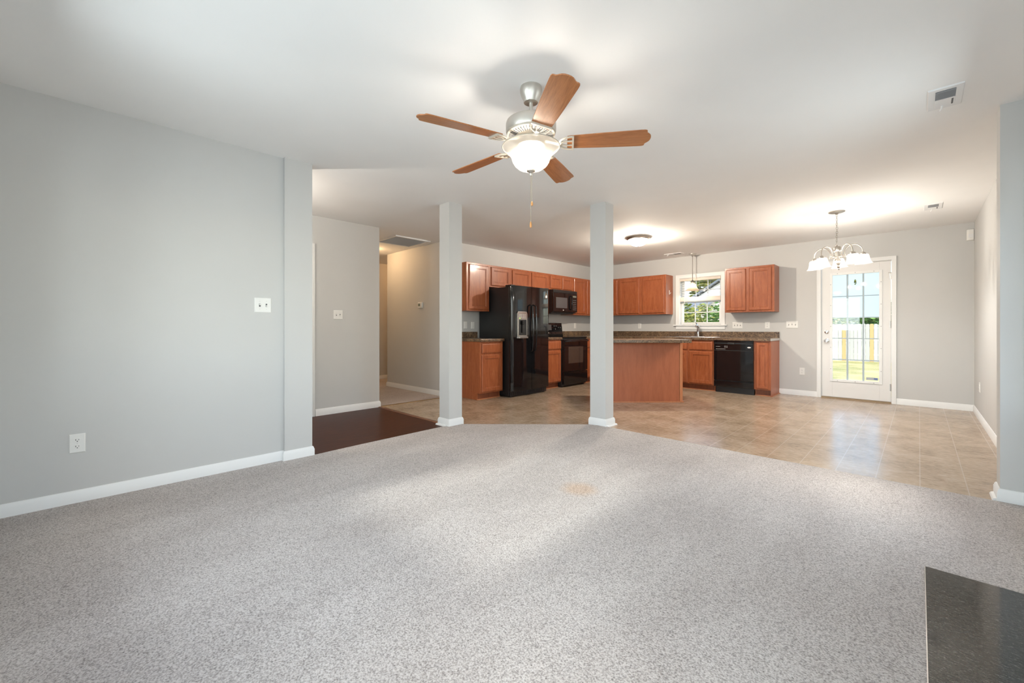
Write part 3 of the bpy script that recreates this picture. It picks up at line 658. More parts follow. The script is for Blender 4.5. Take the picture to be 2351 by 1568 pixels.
b = MB(); b.lathe([(0, 0), (.024, 0), (.024, .003), (0, .004)], seg=20, T=Matrix.Translation((.28, .583, .985)) @ Rx @ Matrix.Scale(.4, 4, (0, 1, 0))); b.build('badge', 'marks', rg)
b = MB(); b.box(.006, RW - .006, -.018, .03, .285, .868); od = b.build('oven_door', 'black', rg, bevel=.006)
b = MB(); b.box(.135, .60, -.0205, -.0185, .43, .735); b.build('oven_window', 'ovenglass', od)
b = MB(); b.tube([(.03, -.018, .835), (.045, -.055, .838), (.15, -.062, .84), (RW - .15, -.062, .84), (RW - .045, -.055, .838), (RW - .03, -.018, .835)], .013, 10); b.build('handle', 'black', od, smooth=.8)
b = MB(); b.box(.006, RW - .006, -.016, .03, .055, .272).box(.12, RW - .12, -.024, -.016, .245, .262); b.build('storage_drawer', 'black', rg, bevel=.006)
for x in (.05, RW - .05):
    for y in (.05, RD - .1): b = MB(); b.box(x - .02, x + .02, y, y + .04, 0, .02); b.build('foot', 'blackmatte', rg)
# microwave
mw = thing('microwave', 'black over-the-range microwave hung below the short upper cabinets', 'microwave', (-4.868, 6.084, 0), RX)
b = MB(); b.box(.0, .754, .02, .396, 1.372, 1.798); b.build('case', 'blackmatte', mw, bevel=.003)
b = MB(); b.box(.0, .754, -.012, .02, 1.745, 1.798)
for i in range(22): b.box(.03 + i * .032, .052 + i * .032, -.0135, -.012, 1.757, 1.787)
b.build('top_grille', 'blackmatte', mw, bevel=.003)
b = MB(); b.box(.0, .575, -.018, .02, 1.385, 1.742); md = b.build('door', 'black', mw, bevel=.005)
b = MB(); b.box(.075, .42, -.0205, -.0185, 1.455, 1.655); b.build('door_window', 'mesh', md)
b = MB(); b.tube([(.53, -.018, 1.70), (.53, -.05, 1.68), (.53, -.056, 1.57), (.53, -.05, 1.45), (.53, -.018, 1.43)], .012, 10); b.build('handle', 'black', md, smooth=.8)
b = MB(); b.lathe([(0, 0), (.02, 0), (.02, .002), (0, .003)], seg=18, T=Matrix.Translation((.30, -.0185, 1.418)) @ Rx @ Matrix.Scale(.45, 4, (0, 1, 0))); b.build('badge', 'marks', md)
b = MB(); b.box(.580, .754, -.015, .02, 1.385, 1.742); cp = b.build('control_panel', 'black', mw, bevel=.004)
b = MB(); b.box(.61, .72, -.0165, -.015, 1.675, 1.705); b.build('display', 'lcd', cp)
b = MB()
for i in range(3):
    for j in range(6): b.box(.615 + i * .036, .637 + i * .036, -.0165, -.015, 1.43 + j * .036, 1.442 + j * .036)
b.build('keypad', 'keys', cp)
b = MB(); b.box(.02, .73, .06, .39, 1.352, 1.372); b.build('underside', 'blackmatte', mw)
# dishwasher
dw = thing('dishwasher', 'black built-in dishwasher under the counter right of the sink', 'dishwasher', (-2.482, 7.446, 0))
b = MB(); b.box(.004, .592, .02, .54, .10, .866); b.build('tub', 'blackmatte', dw)
b = MB(); b.box(.0, .596, -.012, .02, .835, .866).box(.0, .012, -.012, .02, .71, .835).box(.584, .596, -.012, .02, .71, .835).box(.012, .584, -.010, .02, .712, .815); cp = b.build('control_panel', 'black', dw, bevel=.003)
for xa_, xb_ in ((.012, .20), (.33, .584)): b = MB(); b.box(xa_, xb_, -.02, -.005, .812, .832); b.build('latch_rail', 'blackmatte', cp)
b = MB(); b.box(.22, .32, -.024, -.006, .806, .834); b.build('latch', 'blackmatte', cp, bevel=.003)
b = MB()
for i in range(7): b.box(.035 + i * .022, .047 + i * .022, -.0115, -.0095, .725, .731)
for i in range(3):
    for j in range(3): b.box(.165 + i * .02, .172 + i * .02, -.0115, -.0095, .752 + j * .012, .757 + j * .012)
b.box(.03, .10, -.0115, -.0095, .766, .769); b.build('printed_legend', 'marks', cp)
b = MB(); b.lathe([(0, 0), (.027, 0), (.027, .002), (0, .003)], seg=24, T=Matrix.Translation((.535, -.0105, .762)) @ Rx @ Matrix.Scale(.42, 4, (0, 1, 0))); b.build('badge', 'marks', cp)
b = MB(); b.box(.0, .596, -.014, .02, .208, .706); b.build('door', 'black', dw, bevel=.004)
b = MB(); b.box(.0, .596, -.014, .02, .102, .200); b.build('lower_panel', 'black', dw, bevel=.004)
b = MB(); b.box(.015, .592, .05, .075, .0, .10); b.build('toe_kick', 'blackmatte', dw)

# ------------------------------------------------------------------ wall plates
def plate(kind, n, loc, rz, label):
    name = {'duplex': 'wall_outlet', 'toggle': 'light_switch', 'decora': 'wall_outlet'}[kind]
    t = thing(name, label, 'outlet' if name == 'wall_outlet' else 'switch', loc, rz, 'white wall plates')
    w = .070 + (n - 1) * .046
    b = MB(); hw, hh = w / 2, .057
    b.loft([[(-hw, 0, -hh), (hw, 0, -hh), (hw, 0, hh), (-hw, 0, hh)], [(-hw, -.003, -hh), (hw, -.003, -hh), (hw, -.003, hh), (-hw, -.003, hh)], [(-hw + .004, -.006, -hh + .004), (hw - .004, -.006, -hh + .004), (hw - .004, -.006, hh - .004), (-hw + .004, -.006, hh - .004)]])
    b.build('cover_plate', 'plate', t)
    for k in range(n):
        x = (k - (n - 1) / 2) * .046
        if kind == 'duplex':
            for s in (-1, 1):
                b = MB(); z = s * .0195
                pr = [(x + max(-.0155, min(.0155, .0175 * math.cos(a))), z + .0135 * math.sin(a)) for a in [2 * PI * i / 28 for i in range(28)]]
                b.prism(pr, -.0085, -.005, 'y'); rc = b.build('receptacle', 'plate', t)
                b = MB(); b.box(x - .0078, x - .0052, -.0092, -.0084, z - .001, z + .007).box(x + .0052, x + .0074, -.0092, -.0084, z, z + .006).prism(circ(.0025, 12, x, z - .0065), -.0092, -.0084, 'y'); b.build('slot', 'slot', rc)
            b = MB(); b.prism(circ(.003, 12, x, 0), -.0068, -.0058, 'y'); b.build('screw', 'marks', t)
        elif kind == 'decora':
            b = MB(); b.box(x - .0165, x + .0165, -.008, -.005, -.033, .033); rc = b.build('receptacle', 'plate', t)
            for z in (-.019, .019): b = MB(); b.box(x - .0075, x - .005, -.009, -.0078, z - .003, z + .005).box(x + .005, x + .0073, -.009, -.0078, z - .003, z + .005); b.build('slot', 'marks', rc)
        else:
            b = MB(); b.box(x - .0055, x + .0055, -.0068, -.0058, -.0125, .0125); fr_ = b.build('toggle_slot', 'vent_dark', t)
            b = MB(); b.box(x - .004, x + .004, -.018, -.005, .0 if k % 2 == 0 else -.010, .010 if k % 2 == 0 else 0); b.build('toggle', 'plate', t, bevel=.001)
            for z in (-.03, .03): b = MB(); b.prism(circ(.003, 12, x, z), -.0068, -.0058, 'y'); b.build('screw', 'marks', t)
    return t
plate('duplex', 1, (XL, -.022, .367), RX, 'white duplex outlet low on the left living room wall')
plate('toggle', 2, (XL, .984, 1.248), RX, 'white double switch plate on the left wall beside the opening')
plate('toggle', 2, (XE, 2.255, 1.240), RX, 'white double switch plate on the entry hall wall')
plate('decora', 1, (XE, 4.327, 1.124), RX, 'white outlet above the left counter, farther from the refrigerator')
plate('decora', 1, (XE, 4.480, 1.121), RX, 'white outlet above the left counter, right beside the refrigerator')
plate('decora', 1, (XE, 7.337, 1.128), RX, 'white outlet on the kitchen wall right of the range')
plate('duplex', 1, (-4.125, YB, 1.126), 0, 'white outlet under the upper cabinets left of the sink window')
plate('toggle', 3, (-2.280, YB, 1.125), 0, 'white triple switch plate just right of the sink window')
plate('duplex', 1, (-1.822, YB, 1.124), 0, 'white outlet under the upper cabinets right of the sink window')
plate('toggle', 3, (-1.472, YB, 1.131), 0, 'white triple switch plate between the cabinets and the back door')
plate('duplex', 1, (-1.337, YB, .385), 0, 'white outlet low on the wall left of the back door')
plate('duplex', 1, (XR, 7.31, .38), -RX, 'white outlet low on the right dining wall')
# thermostat, motion sensor
th = thing('thermostat', 'white thermostat with grey display on the hallway wall', 'thermostat', (-5.962, 3.945, 1.459))
b = MB(); b.box(-.062, .062, -.026, 0, -.048, .048); b.build('case', 'plate', th, bevel=.008)
b = MB(); b.box(-.045, .012, -.028, -.026, -.022, .026); b.build('display', 'lcd', th)
for z in (-.02, .0, .02): b = MB(); b.box(.027, .045, -.029, -.026, z - .006, z + .006); b.build('button', 'marks', th)
ms = thing('motion_sensor', 'white motion sensor high in the corner right of the back door', 'sensor', (.476, YB, 2.274))
b = MB(); b.prism([(-.034, 0), (-.034, -.028), (-.018, -.045), (.026, -.045), (.034, -.03), (.034, 0)], -.07, .07); b.build('housing', 'plate', ms, bevel=.006)
b = MB(); b.box(-.02, .024, -.047, -.0445, -.035, .01); b.build('lens', 'vent', ms, bevel=.002)
b = MB(); b.box(-.002, .004, -.049, -.047, -.045, -.039); b.build('indicator', 'marks', ms)

# ------------------------------------------------------------------ ceiling vents
def register(x0, x1, y0, y1, label, long_axis='y'):
    t = thing('ceiling_vent', label, 'vent', ((x0 + x1) / 2, (y0 + y1) / 2, H), 0 if long_axis == 'y' else PI / 2, 'ceiling air registers')
    a, l = .075, .155
    b = MB(); fw = .034
    b.loft([[(-a, -l, 0), (a, -l, 0), (a, l, 0), (-a, l, 0)], [(-a + .004, -l + .004, -.007), (a - .004, -l + .004, -.007), (a - .004, l - .004, -.007), (-a + .004, l - .004, -.007)]]); b.build('frame', 'vent', t)
    b = MB(); b.box(-.042, .042, -.118, -.008, -.0085, -.0075); b.build('duct_opening', 'vent_dark', t)
    b = MB()
    for k in range(14): y = -.114 + k * .0078; b.box(-.042, .042, y, y + .0012, -.013, -.0075, T=None)
    b.build('louvre_bank', 'louvre', t, label='grey louvres')
    b = MB(); b.box(-.044, .044, .002, .118, -.010, -.007); b.build('damper_plate', 'vent', t, bevel=.002)
    b = MB(); b.box(.028, .036, .02, .10, -.0115, -.0098); b.build('slide_slot', 'vent_dark', t)
    b = MB(); b.tube([(-.01, .10, -.010), (-.012, .115, -.022), (-.018, .128, -.030)], [.005, .004, .003]); b.build('lever', 'vent', t)
register(.038, .183, 3.41, 3.73, 'white ceiling register above the carpet edge near the right wall')
register(.042, .185, 6.51, 6.82, 'white ceiling register above the dining floor near the chandelier')
register(-3.38, -3.07, 7.50, 7.655, 'white ceiling register close to the pendant over the sink', 'x')
rgM = thing('return_grille', 'large square white return air grille on the hallway ceiling', 'vent', (-5.795, 3.505, H))
b = MB(); q = .305
for a in ((-q, q, -q, -q + .03), (-q, q, q - .03, q), (-q, -q + .03, -q + .03, q - .03), (q - .03, q, -q + .03, q - .03)): b.box(a[0], a[1], a[2], a[3], -.018, 0)
b.build('frame', 'vent', rgM, bevel=.002)
b = MB()
for k in range(26): x = -q + .04 + k * .0205; b.box(-.009, .009, -q + .03, q - .03, -.0007, .0007, T=Matrix.Translation((x, 0, -.009)) @ Matrix.Rotation(.5, 4, 'Y'))
b.build('louvre_bank', 'vent', rgM)
b = MB(); b.box(-q + .03, q - .03, -q + .03, q - .03, -.002, 0); b.build('backing', 'vent', rgM)

# ------------------------------------------------------------------ ceiling fan
FX, FY = -1.586, 1.784
fan = thing('ceiling_fan', 'nickel ceiling fan with five wooden blades and a lit glass bowl', 'fan', (FX, FY, 0))
b = MB(); b.lathe([(0, H), (.060, H), (.063, H - .012), (.062, 2.412), (.055, 2.388), (.044, 2.368), (.040, 2.352), (.030, 2.349), (0, 2.349)], seg=48); b.build('canopy', 'fanmetal', fan, smooth=.6)
b = MB(); b.lathe([(.011, 2.36), (.011, 2.24)], seg=20); b.build('downrod', 'fanmetal', fan, smooth=.8)
b = MB(); b.lathe([(0, 2.262), (.03, 2.262), (.034, 2.25), (.126, 2.248), (.139, 2.240), (.143, 2.228), (.143, 2.188), (.139, 2.178), (.06, 2.176), (0, 2.176)], seg=56); mh = b.build('motor_housing', 'fanmetal', fan, smooth=.6)
b = MB(); b.lathe([(.140, 2.178), (.136, 2.168), (.118, 2.160), (.086, 2.157), (.066, 2.150), (0, 2.150)], seg=56); vp = b.build('vent_plate', 'fanwhite', mh, smooth=.6)
b = MB()
for k in range(48):
    a = 2 * PI * k / 48; b.box(.092, .128, -.0022, .0022, 0, .003, T=Matrix.Rotation(a, 4, 'Z') @ Matrix.Translation((0, 0, 2.1555)) @ Matrix.Translation((.11, 0, 0)) @ Matrix.Rotation(-.12, 4, 'Y') @ Matrix.Translation((-.11, 0, 0)))
b.build('vent_slots', 'vent_dark', vp)
b = MB(); b.lathe([(.052, 2.152), (.052, 2.118), (.072, 2.112), (.078, 2.104), (.05, 2.098), (0, 2.098)], seg=40); b.build('light_fitter', 'fanmetal', fan, smooth=.6)
def blade_mesh():
    half = [(.205, .050), (.225, .054), (.40, .062), (.60, .068), (.622, .0675), (.632, .064), (.636, .057), (.635, .050), (.639, .043), (.647, .036), (.655, .027), (.660, .015), (.662, 0)]
    top = half; poly = [(x, y) for x, y in top] + [(x, -y) for x, y in reversed(top[:-1])]
    b = MB(); n = len(poly); b.prism(poly, -.003, .003); return b
def iron_mesh():
    b = MB()
    # arm from hub then a D-shaped openwork plate under the blade
    b.loft([[(.058, -.014, .018), (.058, .014, .018), (.058, .014, .030), (.058, -.014, .030)], [(.11, -.009, .004), (.11, .009, .004), (.11, .009, .016), (.11, -.009, .016)], [(.155, -.012, -.012), (.155, .012, -.012), (.155, .012, -.003), (.155, -.012, -.003)], [(.18, -.015, -.012), (.18, .015, -.012), (.18, .015, -.004), (.18, -.015, -.004)]])
    arc = [(.235 - .075 * math.cos(a) * 1.0, .054 * math.sin(a), -.008) for a in [(-PI / 2) + PI * k / 14 for k in range(15)]]
    b.tube(arc, .0055, 8); b.box(.232, .242, -.056, .056, -.013, -.003)
    for y in (-.018, .018): b.tube([(.165, y * .4, -.008), (.20, y, -.008), (.236, y, -.008)], .0045, 8)
    return b
bm_, im_ = blade_mesh(), iron_mesh()
for k in range(5):
    a = math.radians(-106.8 + 72 * k)
    o = bm_.build('blade', 'blade', fan, bevel=.002)
    i = im_.build('blade_iron', 'fanwhite', o, smooth=.7)
    o.matrix_local = Matrix.Translation((0, 0, 2.118)) @ Matrix.Rotation(a, 4, 'Z') @ Matrix.Rotation(math.radians(-12), 4, 'X')
b = MB(); prof = [(.163, 2.100), (.158, 2.092), (.146, 2.080), (.128, 2.064), (.115, 2.048), (.110, 2.035), (.105, 2.018), (.093, 1.998), (.073, 1.981), (.048, 1.971), (.018, 1.967), (.0, 1.967)]
b.lathe(prof, seg=56); bo = b.build('light_bowl', 'bowl', fan, smooth=1.2)
b = MB(); b.tube([(.163 * math.cos(2 * PI * k / 56), .163 * math.sin(2 * PI * k / 56), 2.1) for k in range(56)], .003, 8, closed=True); b.build('bowl_rim', 'fanwhite', bo, smooth=1)
b = MB(); b.lathe([(.0, 1.969), (.025, 1.969), (.024, 1.962), (.014, 1.958), (.007, 1.95), (.008, 1.943), (.004, 1.936), (0, 1.935)], seg=24); b.build('finial', 'fanmetal', bo, smooth=.7)
def bead_chain(x, y, z0, z1, n):
    b = MB()
    for k in range(n):
        z = z0 + (z1 - z0) * k / (n - 1)
        b.lathe([(0, .0030), (.0026, .0015), (.0026, -.0015), (0, -.0030)], (x, y, z), 6)
    b.tube([(x, y, z0), (x, y, z1)], .0007, 5); return b
r_ = Vector((math.cos(math.radians(44.2)), math.sin(math.radians(44.2))))
for dx, zb, ln in ((.006, 1.792, .026), (-.001, 1.676, .035)):
    x, y = r_.x * dx, r_.y * dx
    ch = bead_chain(x, y, 1.945, zb, 46).build('pull_chain', 'chain', fan)
    b = MB(); b.lathe([(0, zb), (.003, zb - .001), (.0065, zb - ln * .55), (.007, zb - ln * .75), (.004, zb - ln), (0, zb - ln)], (x, y, 0), 14); b.build('pull_knob', 'pull', ch, smooth=1, label='turned wooden knob')
for k in range(3):
    a = 2 * PI * k / 3 + .6; lamp('bulb', fan, (.055 * math.cos(a), .055 * math.sin(a), 2.035), P_FAN / 3, .025)

# ------------------------------------------------------------------ flush dome light in the kitchen
fl = thing('flush_light', 'lit glass dome light flush on the kitchen ceiling', 'light', (-3.040, 5.850, H))
b = MB(); b.lathe([(0, 0), (.172, 0), (.176, -.006), (.168, -.014), (.166, -.020), (.158, -.026), (.150, -.034), (.143, -.034), (.141, -.02), (0, -.02)], seg=56); b.build('trim_ring', 'nickel', fl, smooth=.6)
b = MB(); b.lathe([(.143, -.03), (.138, -.055), (.118, -.088), (.085, -.113), (.045, -.127), (0, -.131)], seg=56); b.build('glass_dome', 'dome', fl, smooth=1.2)
b = MB(); b.lathe([(0, -.128), (.012, -.129), (.010, -.137), (0, -.142)], seg=18); b.build('finial', 'nickel', fl, smooth=.8)
for s in (-1, 1): lamp('bulb', fl, (.05 * s, .03 * s, -.062), P_FLUSH / 2, .025)
# pendant over the sink
pd = thing('pendant_light', 'amber glass pendant light hanging on a rod over the sink', 'light', (-2.985, 7.826, H))
b = MB(); b.lathe([(0, 0), (.072, 0), (.072, -.008), (.05, -.02), (.018, -.03), (.010, -.048), (0, -.05)], seg=40); b.build('canopy', 'nickel', pd, smooth=.7)
b = MB(); b.lathe([(.007, -.045), (.007, -.49)], seg=12); b.build('rod', 'rodmetal', pd, smooth=1)
b = MB(); b.lathe([(0, -.47), (.010, -.478), (.030, -.515), (.032, -.53), (0, -.53)], seg=28); b.build('socket_cap', 'rodmetal', pd, smooth=.7)
b = MB(); b.lathe([(.031, -.528), (.045, -.545), (.062, -.58), (.078, -.62), (.096, -.648), (.118, -.664), (.132, -.672)], seg=48); b.build('lamp_shade', 'amber', pd, smooth=1.2)
lamp('bulb', pd, (0, 0, -.625), P_PEND, .025)

# ------------------------------------------------------------------ chandelier
cd = thing('chandelier', 'five-arm nickel chandelier with lit white bell shades before the back door', 'chandelier', (-.694, 6.19, H))
b = MB(); b.lathe([(0, 0), (.079, 0), (.079, -.006), (.06, -.014), (.02, -.02), (.012, -.032), (0, -.034)], seg=40); b.build('canopy', 'chandmetal', cd, smooth=.7)
b = MB(); z = -.032; k = 0
while z > -.385:
    a = PI / 2 * (k % 2) + .3; bulge = .5 if 5 < k < 9 else 0
    pts = [((.0075 + bulge * .004) * math.cos(t_) * math.cos(a) + bulge * .004, (.0075 + bulge * .004) * math.cos(t_) * math.sin(a), z - .015 + .017 * math.sin(t_)) for t_ in [2 * PI * i / 12 for i in range(12)]]
    b.tube(pts, .0018, 6, closed=True); z -= .0245; k += 1
b.build('chain', 'chandmetal', cd, smooth=1)
FWD = Vector((-math.sin(math.radians(44.23)), math.cos(math.radians(44.23)), 0)); RGT = Vector((FWD.y, -FWD.x, 0))
TILT = Matrix.Translation((0, 0, -.40)) @ Matrix.Rotation(math.radians(-5.0), 4, FWD) @ Matrix.Translation((0, 0, .40))
b = MB(); b.lathe([(0, -.392), (.010, -.396), (.012, -.405), (.034, -.412), (.039, -.425), (.039, -.462), (.034, -.470), (.022, -.475), (.021, -.56), (.03, -.58), (.03, -.60), (.012, -.63), (.018, -.648), (.008, -.665), (.012, -.675), (0, -.688)], seg=32, T=TILT); b.build('body', 'chandmetal', cd, smooth=.6)
for k in range(5):
    ph = math.radians(-4 + 72 * k); u = (-FWD) * math.cos(ph) + RGT * math.sin(ph)
    P = lambda r, z: u * r + Vector((0, 0, z))
    pts = [P(.02, -.53)] + [P(.155 + .085 * math.cos(t_), -.49 + .085 * math.sin(t_)) for t_ in [PI + .55 - (PI + .55) * i / 12 for i in range(13)]] + [P(.24, -.52)]
    b = MB(); b.tube(pts, .006, 8, T=TILT)
    b.tube([P(.055 + .03 * math.cos(t_), -.545 + .03 * math.sin(t_)) for t_ in [2 * PI * i / 14 for i in range(11)]], .004, 6, T=TILT)
    ar = b.build('arm', 'chandmetal', cd, smooth=1)
    S = TILT @ Matrix.Translation(u * .24)
    b = MB(); b.lathe([(0, -.505), (.012, -.507), (.026, -.52), (.028, -.54), (0, -.54)], seg=24, T=S); b.build('socket_cup', 'chandmetal', ar, smooth=.7)
    b = MB(); b.lathe([(.024, -.535), (.045, -.538), (.052, -.552), (.056, -.58), (.061, -.605), (.070, -.628), (.086, -.644)], seg=40, T=S); b.build('lamp_shade', 'bell', ar, smooth=1.2)
    lamp('bulb', cd, S @ Vector((0, 0, -.60)), P_CHAND / 5, .024, (1, .975, .93))

# hall ceiling light (out of sight round the hall corner, it lights the hall)
hl = thing('hall_light', 'small dome light on the hallway ceiling past the corner', 'light', (-6.75, 3.36, H))
b = MB(); b.lathe([(0, 0), (.12, 0), (.12, -.02), (.10, -.025), (0, -.025)], seg=40); b.build('trim_ring', 'nickel', hl, smooth=.6)
b = MB(); b.lathe([(.10, -.024), (.095, -.06), (.06, -.09), (0, -.1)], seg=40); b.build('glass_dome', 'dome', hl, smooth=1.2)
lamp('bulb', hl, (0, 0, -.055), P_HALL, .03, (1, .66, .36))
hall_fill = thing('hall_light', 'unseen dome light added beyond the thermostat wall to light the far hall', 'light', (-7.55, 5.1, H))  # lamp added out of sight to brighten the far hall wall
b = MB(); b.lathe([(0, 0), (.12, 0), (.12, -.02), (.10, -.025), (0, -.025)], seg=40); b.build('trim_ring', 'nickel', hall_fill, smooth=.6)
b = MB(); b.lathe([(.10, -.024), (.095, -.06), (.06, -.09), (0, -.1)], seg=40); b.build('glass_dome', 'dome', hall_fill, smooth=1.2)
lamp('bulb', hall_fill, (0, 0, -.055), 34, .03, (1, .55, .24))
el = thing('entry_fill_light', 'unseen semi-flush bowl light added behind the left wall to brighten the ceiling', 'light', (-4.45, .75, H))  # added fixture, hung low so its bulb reaches the ceiling
b = MB(); b.lathe([(0, 0), (.07, 0), (.07, -.015), (.012, -.03), (.008, -.22), (0, -.22)], seg=32); b.build('stem', 'nickel', el, smooth=.6)
b = MB(); b.lathe([(.17, -.31), (.16, -.36), (.12, -.40), (.06, -.42), (0, -.425)], seg=40); b.build('glass_bowl', 'dome', el, smooth=1.2)
for k in range(3):
    a = 2 * PI * k / 3; b = MB(); b.tube([(0, 0, -.215), (.10 * math.cos(a), .10 * math.sin(a), -.25), (.168 * math.cos(a), .168 * math.sin(a), -.311)], .005); b.build('bowl_arm', 'nickel', el)
lamp('bulb', el, (0, 0, -.33), P_ENTRY, .03, (1, .92, .82))

# ------------------------------------------------------------------ hearth slab
hh = thing('hearth_slab', 'polished black granite hearth slab set in the carpet', 'hearth', (.017, 2.588, 0))
b = MB(); b.box(.003, .492, -1.55, 0, .004, .020); b.build('stone', 'granite', hh, bevel=.001)
b = MB(); b.box(0, .003, -1.55, 0, .004, .0215).box(0, .492, 0, .002, .004, .018); b.build('edge_strip', 'steel', hh, label='thin bright metal edging')

# ------------------------------------------------------------------ outdoors
random.seed(7)
b = MB(); b.box(-40, 30, YB + T + .02, 60, -.75, -.55); o = b.build('lawn', 'grass', kind='stuff'); tag(o, 'dry yellow green lawn behind the house', 'lawn')
b = MB(); b.box(-1.6, .3, YB + T, YB + 1.1, -.55, -.03); struct('stoop_floor', b, 'mud')
fn = thing('wood_fence', 'weathered wooden privacy fence beyond the lawn', 'fence', (-2.3, 26.8, -.548))
b = MB(); n_ = 60
new = {29, 33, 40}
for k in range(n_):
    x = -5.5 + k * .152; hgt = 1.85 + random.uniform(-.02, .02)
    if k in new: continue
    b.prism([(x, 0), (x + .142, 0), (x + .142, hgt - .03), (x + .11, hgt), (x + .032, hgt), (x, hgt - .03)], -.01 + random.uniform(-.006, .006), .012, 'y')
b.build('picket_panel', 'picket', fn)
for k in sorted(new):
    x = -5.5 + k * .152; b = MB(); b.prism([(x, 0), (x + .142, 0), (x + .142, 1.82), (x + .11, 1.85), (x + .032, 1.85), (x, 1.82)], -.012, .012, 'y'); b.build('picket', 'newpicket', fn, label='newer tan pine picket')
for zz in (.3, 1.0, 1.6):
    b = MB(); b.box(-5.5, 3.6, .014, .052, zz, zz + .09); b.build('rail', 'picket', fn)
def plant(name, label, cat, loc, rx, ry, rz_, n, leaf_, size, trunk=None, group=None, low=.0):
    t = thing(name, label, cat, loc, 0, group); b = MB()
    for k in range(n):
        while True:
            p = Vector((random.uniform(-1, 1), random.uniform(-1, 1), random.uniform(-1, 1)))
            if .35 < p.length < 1: break
        c_ = Vector((p.x * rx, p.y * ry, low + rz_ + p.z * rz_)); s_ = size * random.uniform(.6, 1.3)
        R_ = Matrix.Translation(c_) @ Matrix.Rotation(random.uniform(0, 6.3), 4, 'Z') @ Matrix.Rotation(random.uniform(-1.2, 1.2), 4, 'X')
        b.add([(-s_, 0, 0), (0, -s_ * .45, .0), (s_, 0, s_ * .2), (0, s_ * .45, 0)], [(0, 1, 2, 3)], T=R_)
    b.build('foliage', leaf_, t)
    if trunk:
        b = MB(); b.tube([(0, 0, 0), (0, 0, .12), (.03, 0, low * .6 + .2), (-.02, .02, low + rz_)], [trunk, trunk, trunk * .8, trunk * .3], 8); b.build('trunk', 'bark', t)
        for q in range(5):
            a = q * 1.3; b = MB(); b.tube([(0, 0, low * .7 + .1), (rx * .4 * math.cos(a), ry * .4 * math.sin(a), low + rz_ * .9), (rx * .7 * math.cos(a), ry * .7 * math.sin(a), low + rz_ * 1.5)], [trunk * .5, trunk * .3, trunk * .1], 6); b.build('branch', 'bark', t)
G_ = 'trees beyond the back fence'
LZ = -.548
plant('tree', 'dark green tree with yellowing leaves showing left over the fence', 'tree', (-3.55, 29.3, LZ), .80, .8, 1.5, 2600, 'leaf1', .12, .10, G_, .4)
plant('tree', 'bright green leafy tree showing right over the fence', 'tree', (-1.55, 29.6, LZ), .80, .8, 1.5, 2600, 'leaf2', .12, .10, G_, .4)
plant('tree', 'tall mixed green tree showing mid-fence behind the back door glass', 'tree', (-2.75, 32.6, LZ), 1.5, 1.2, 2.9, 4200, 'leaf1', .16, .12, G_, .4)
SG = 'shrubs outside the kitchen window'
plant('shrub', 'olive shrub outside the kitchen window, left pane', 'shrub', (-5.35, 13.2, LZ), .52, .55, 1.26, 3200, 'leaf1', .065, .05, SG, .05)
plant('shrub', 'olive shrub outside the kitchen window, middle pane', 'shrub', (-5.30, 14.7, LZ), .70, .6, 1.22, 3000, 'leaf1', .065, .05, SG, .05)
plant('shrub', 'green shrub outside the kitchen window, right pane', 'shrub', (-4.30, 13.2, LZ), .48, .55, 1.18, 2600, 'leaf2', .065, .05, SG, .05)
plant('bare_tree', 'sparse young tree with pale branches outside the window', 'tree', (-5.2, 17.9, LZ), .8, .8, 1.0, 160, 'leaf1', .07, .05, None, 1.0)
TG = 'tall trees far behind the neighbour house'
for x, y, lf, w_ in ((-23.5, 50, 'leaf2', 'darker'), (-17.0, 52, 'leaf1', 'yellower')):
    plant('tree', w_ + ' tall tree far behind the cream house outside the window', 'tree', (x, y, LZ), 3.0, 2.2, 5.2, 3800, lf, .42, .2, TG, .6)
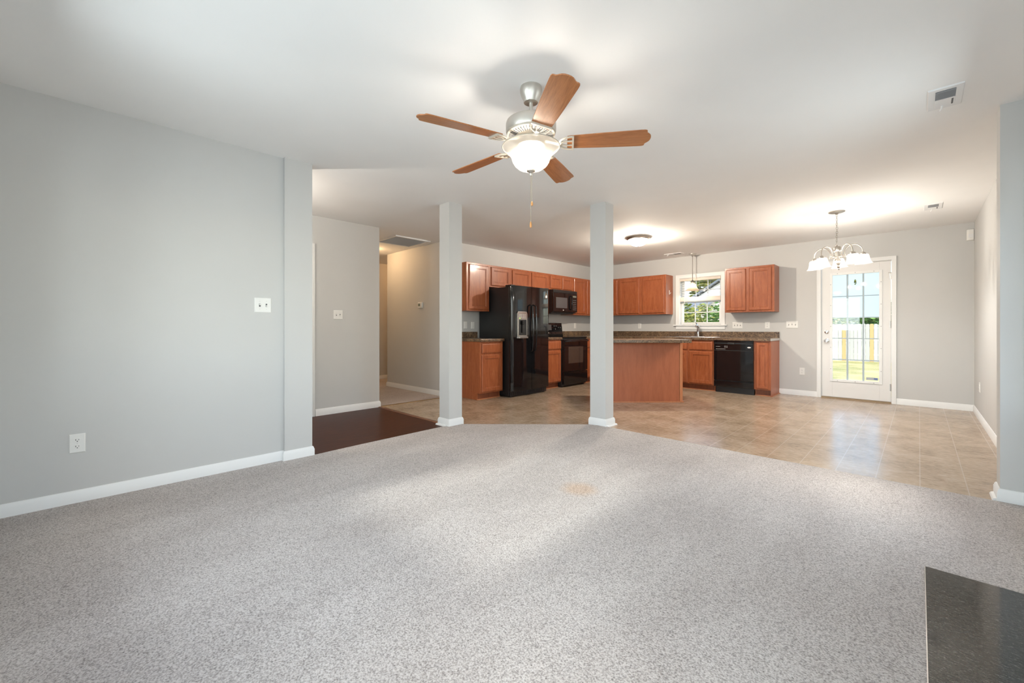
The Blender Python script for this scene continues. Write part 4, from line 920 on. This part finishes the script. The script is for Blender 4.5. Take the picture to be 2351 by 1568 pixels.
# neighbour's house: front gable with pale siding, low dark wing roof
hs = thing('neighbour_house', 'cream house with a dark gabled roof beyond the kitchen window', 'house', (-11.0, 30.0, LZ))
b = MB(); b.box(-1.6, 4.4, 0, 8, 0, 2.9).prism([(-1.6, 2.9), (4.4, 2.9), (1.4, 4.75)], 0, 8, 'y').box(-4.6, 1.0, -3.2, -.01, 0, 2.5); b.build('wall', 'siding', hs)
b = MB()
for (x0, z0_, x1, z1_) in ((-2.0, 2.72, 1.4, 4.82), (4.8, 2.72, 1.4, 4.82)):
    b.prism([(x0, z0_), (x1, z1_), (x1, z1_ + .14), (x0, z0_ + .14)], -.35, 8.3, 'y')
b.prism([(-3.5, 2.45), (-.1, 3.6), (-.1, 3.72), (-3.5, 2.57)], -4.9, 1.2, 'x')
b.build('roof', 'roof', hs)
b = MB(); b.box(2.0, 2.9, -.03, 0, 1.0, 2.2); wf = b.build('window', 'extwhite', hs)
b = MB(); b.box(2.07, 2.83, -.05, -.03, 1.07, 2.13); b.build('pane', 'lcd', wf)
# white post and rail fence near the window
pr = thing('rail_fence', 'white post and rail fence behind the shrubs', 'fence', (-6.9, 15.9, -.548))
for k in range(4):
    b = MB(); b.box(k * 1.2 - .05, k * 1.2 + .05, -.05, .05, 0, 1.85); b.build('post', 'extwhite', pr)
for zz in (1.2, 1.68):
    b = MB(); b.box(0, 3.6, -.02, .02, zz, zz + .1); b.build('rail', 'extwhite', pr)
b = MB(); b.box(-3.365, -3.335, YB + T + .01, YB + T + .035, 1.0, 2.2); tag(b.build('shutter', 'greenpost'), 'green shutter edge outside left of the kitchen window', 'shutter')

for n_, l_, c_ in (('wall_left', 'long plain grey wall with white baseboard beside the carpet', 'wall'), ('wall_back', 'beige back wall with the sink window and glazed door', 'wall'), ('wall_right', 'pale wall at the dining side, running away behind the stub wall', 'wall'),
    ('entry_wall', 'grey entry hall wall with a double switch plate', 'wall'), ('middle_wall', 'tan hallway wall carrying the thermostat', 'wall'), ('kitchen_wall', 'beige kitchen wall behind the refrigerator and range', 'wall'), ('stub_wall', 'blue-grey wall end at the frame edge beside the carpet', 'wall'),
    ('ceiling', 'smooth white ceiling over living room and kitchen', 'ceiling'), ('tile_floor', 'tan square-patterned vinyl floor of kitchen and dining area', 'floor'), ('entry_floor', 'dark brown wood-look floor of the entry hall', 'floor'), ('carpet_floor', 'light grey beige carpet of the living room with a small orange stain', 'carpet'),
    ('hall_floor', 'beige carpet of the hallway beyond the vinyl', 'carpet'), ('door_1', 'white back door with fifteen-lite glass and chrome knob', 'door'), ('window_1', 'white window with blinds above the kitchen sink', 'window')):
    bpy.data.objects[n_]['label'] = l_; bpy.data.objects[n_]['category'] = c_
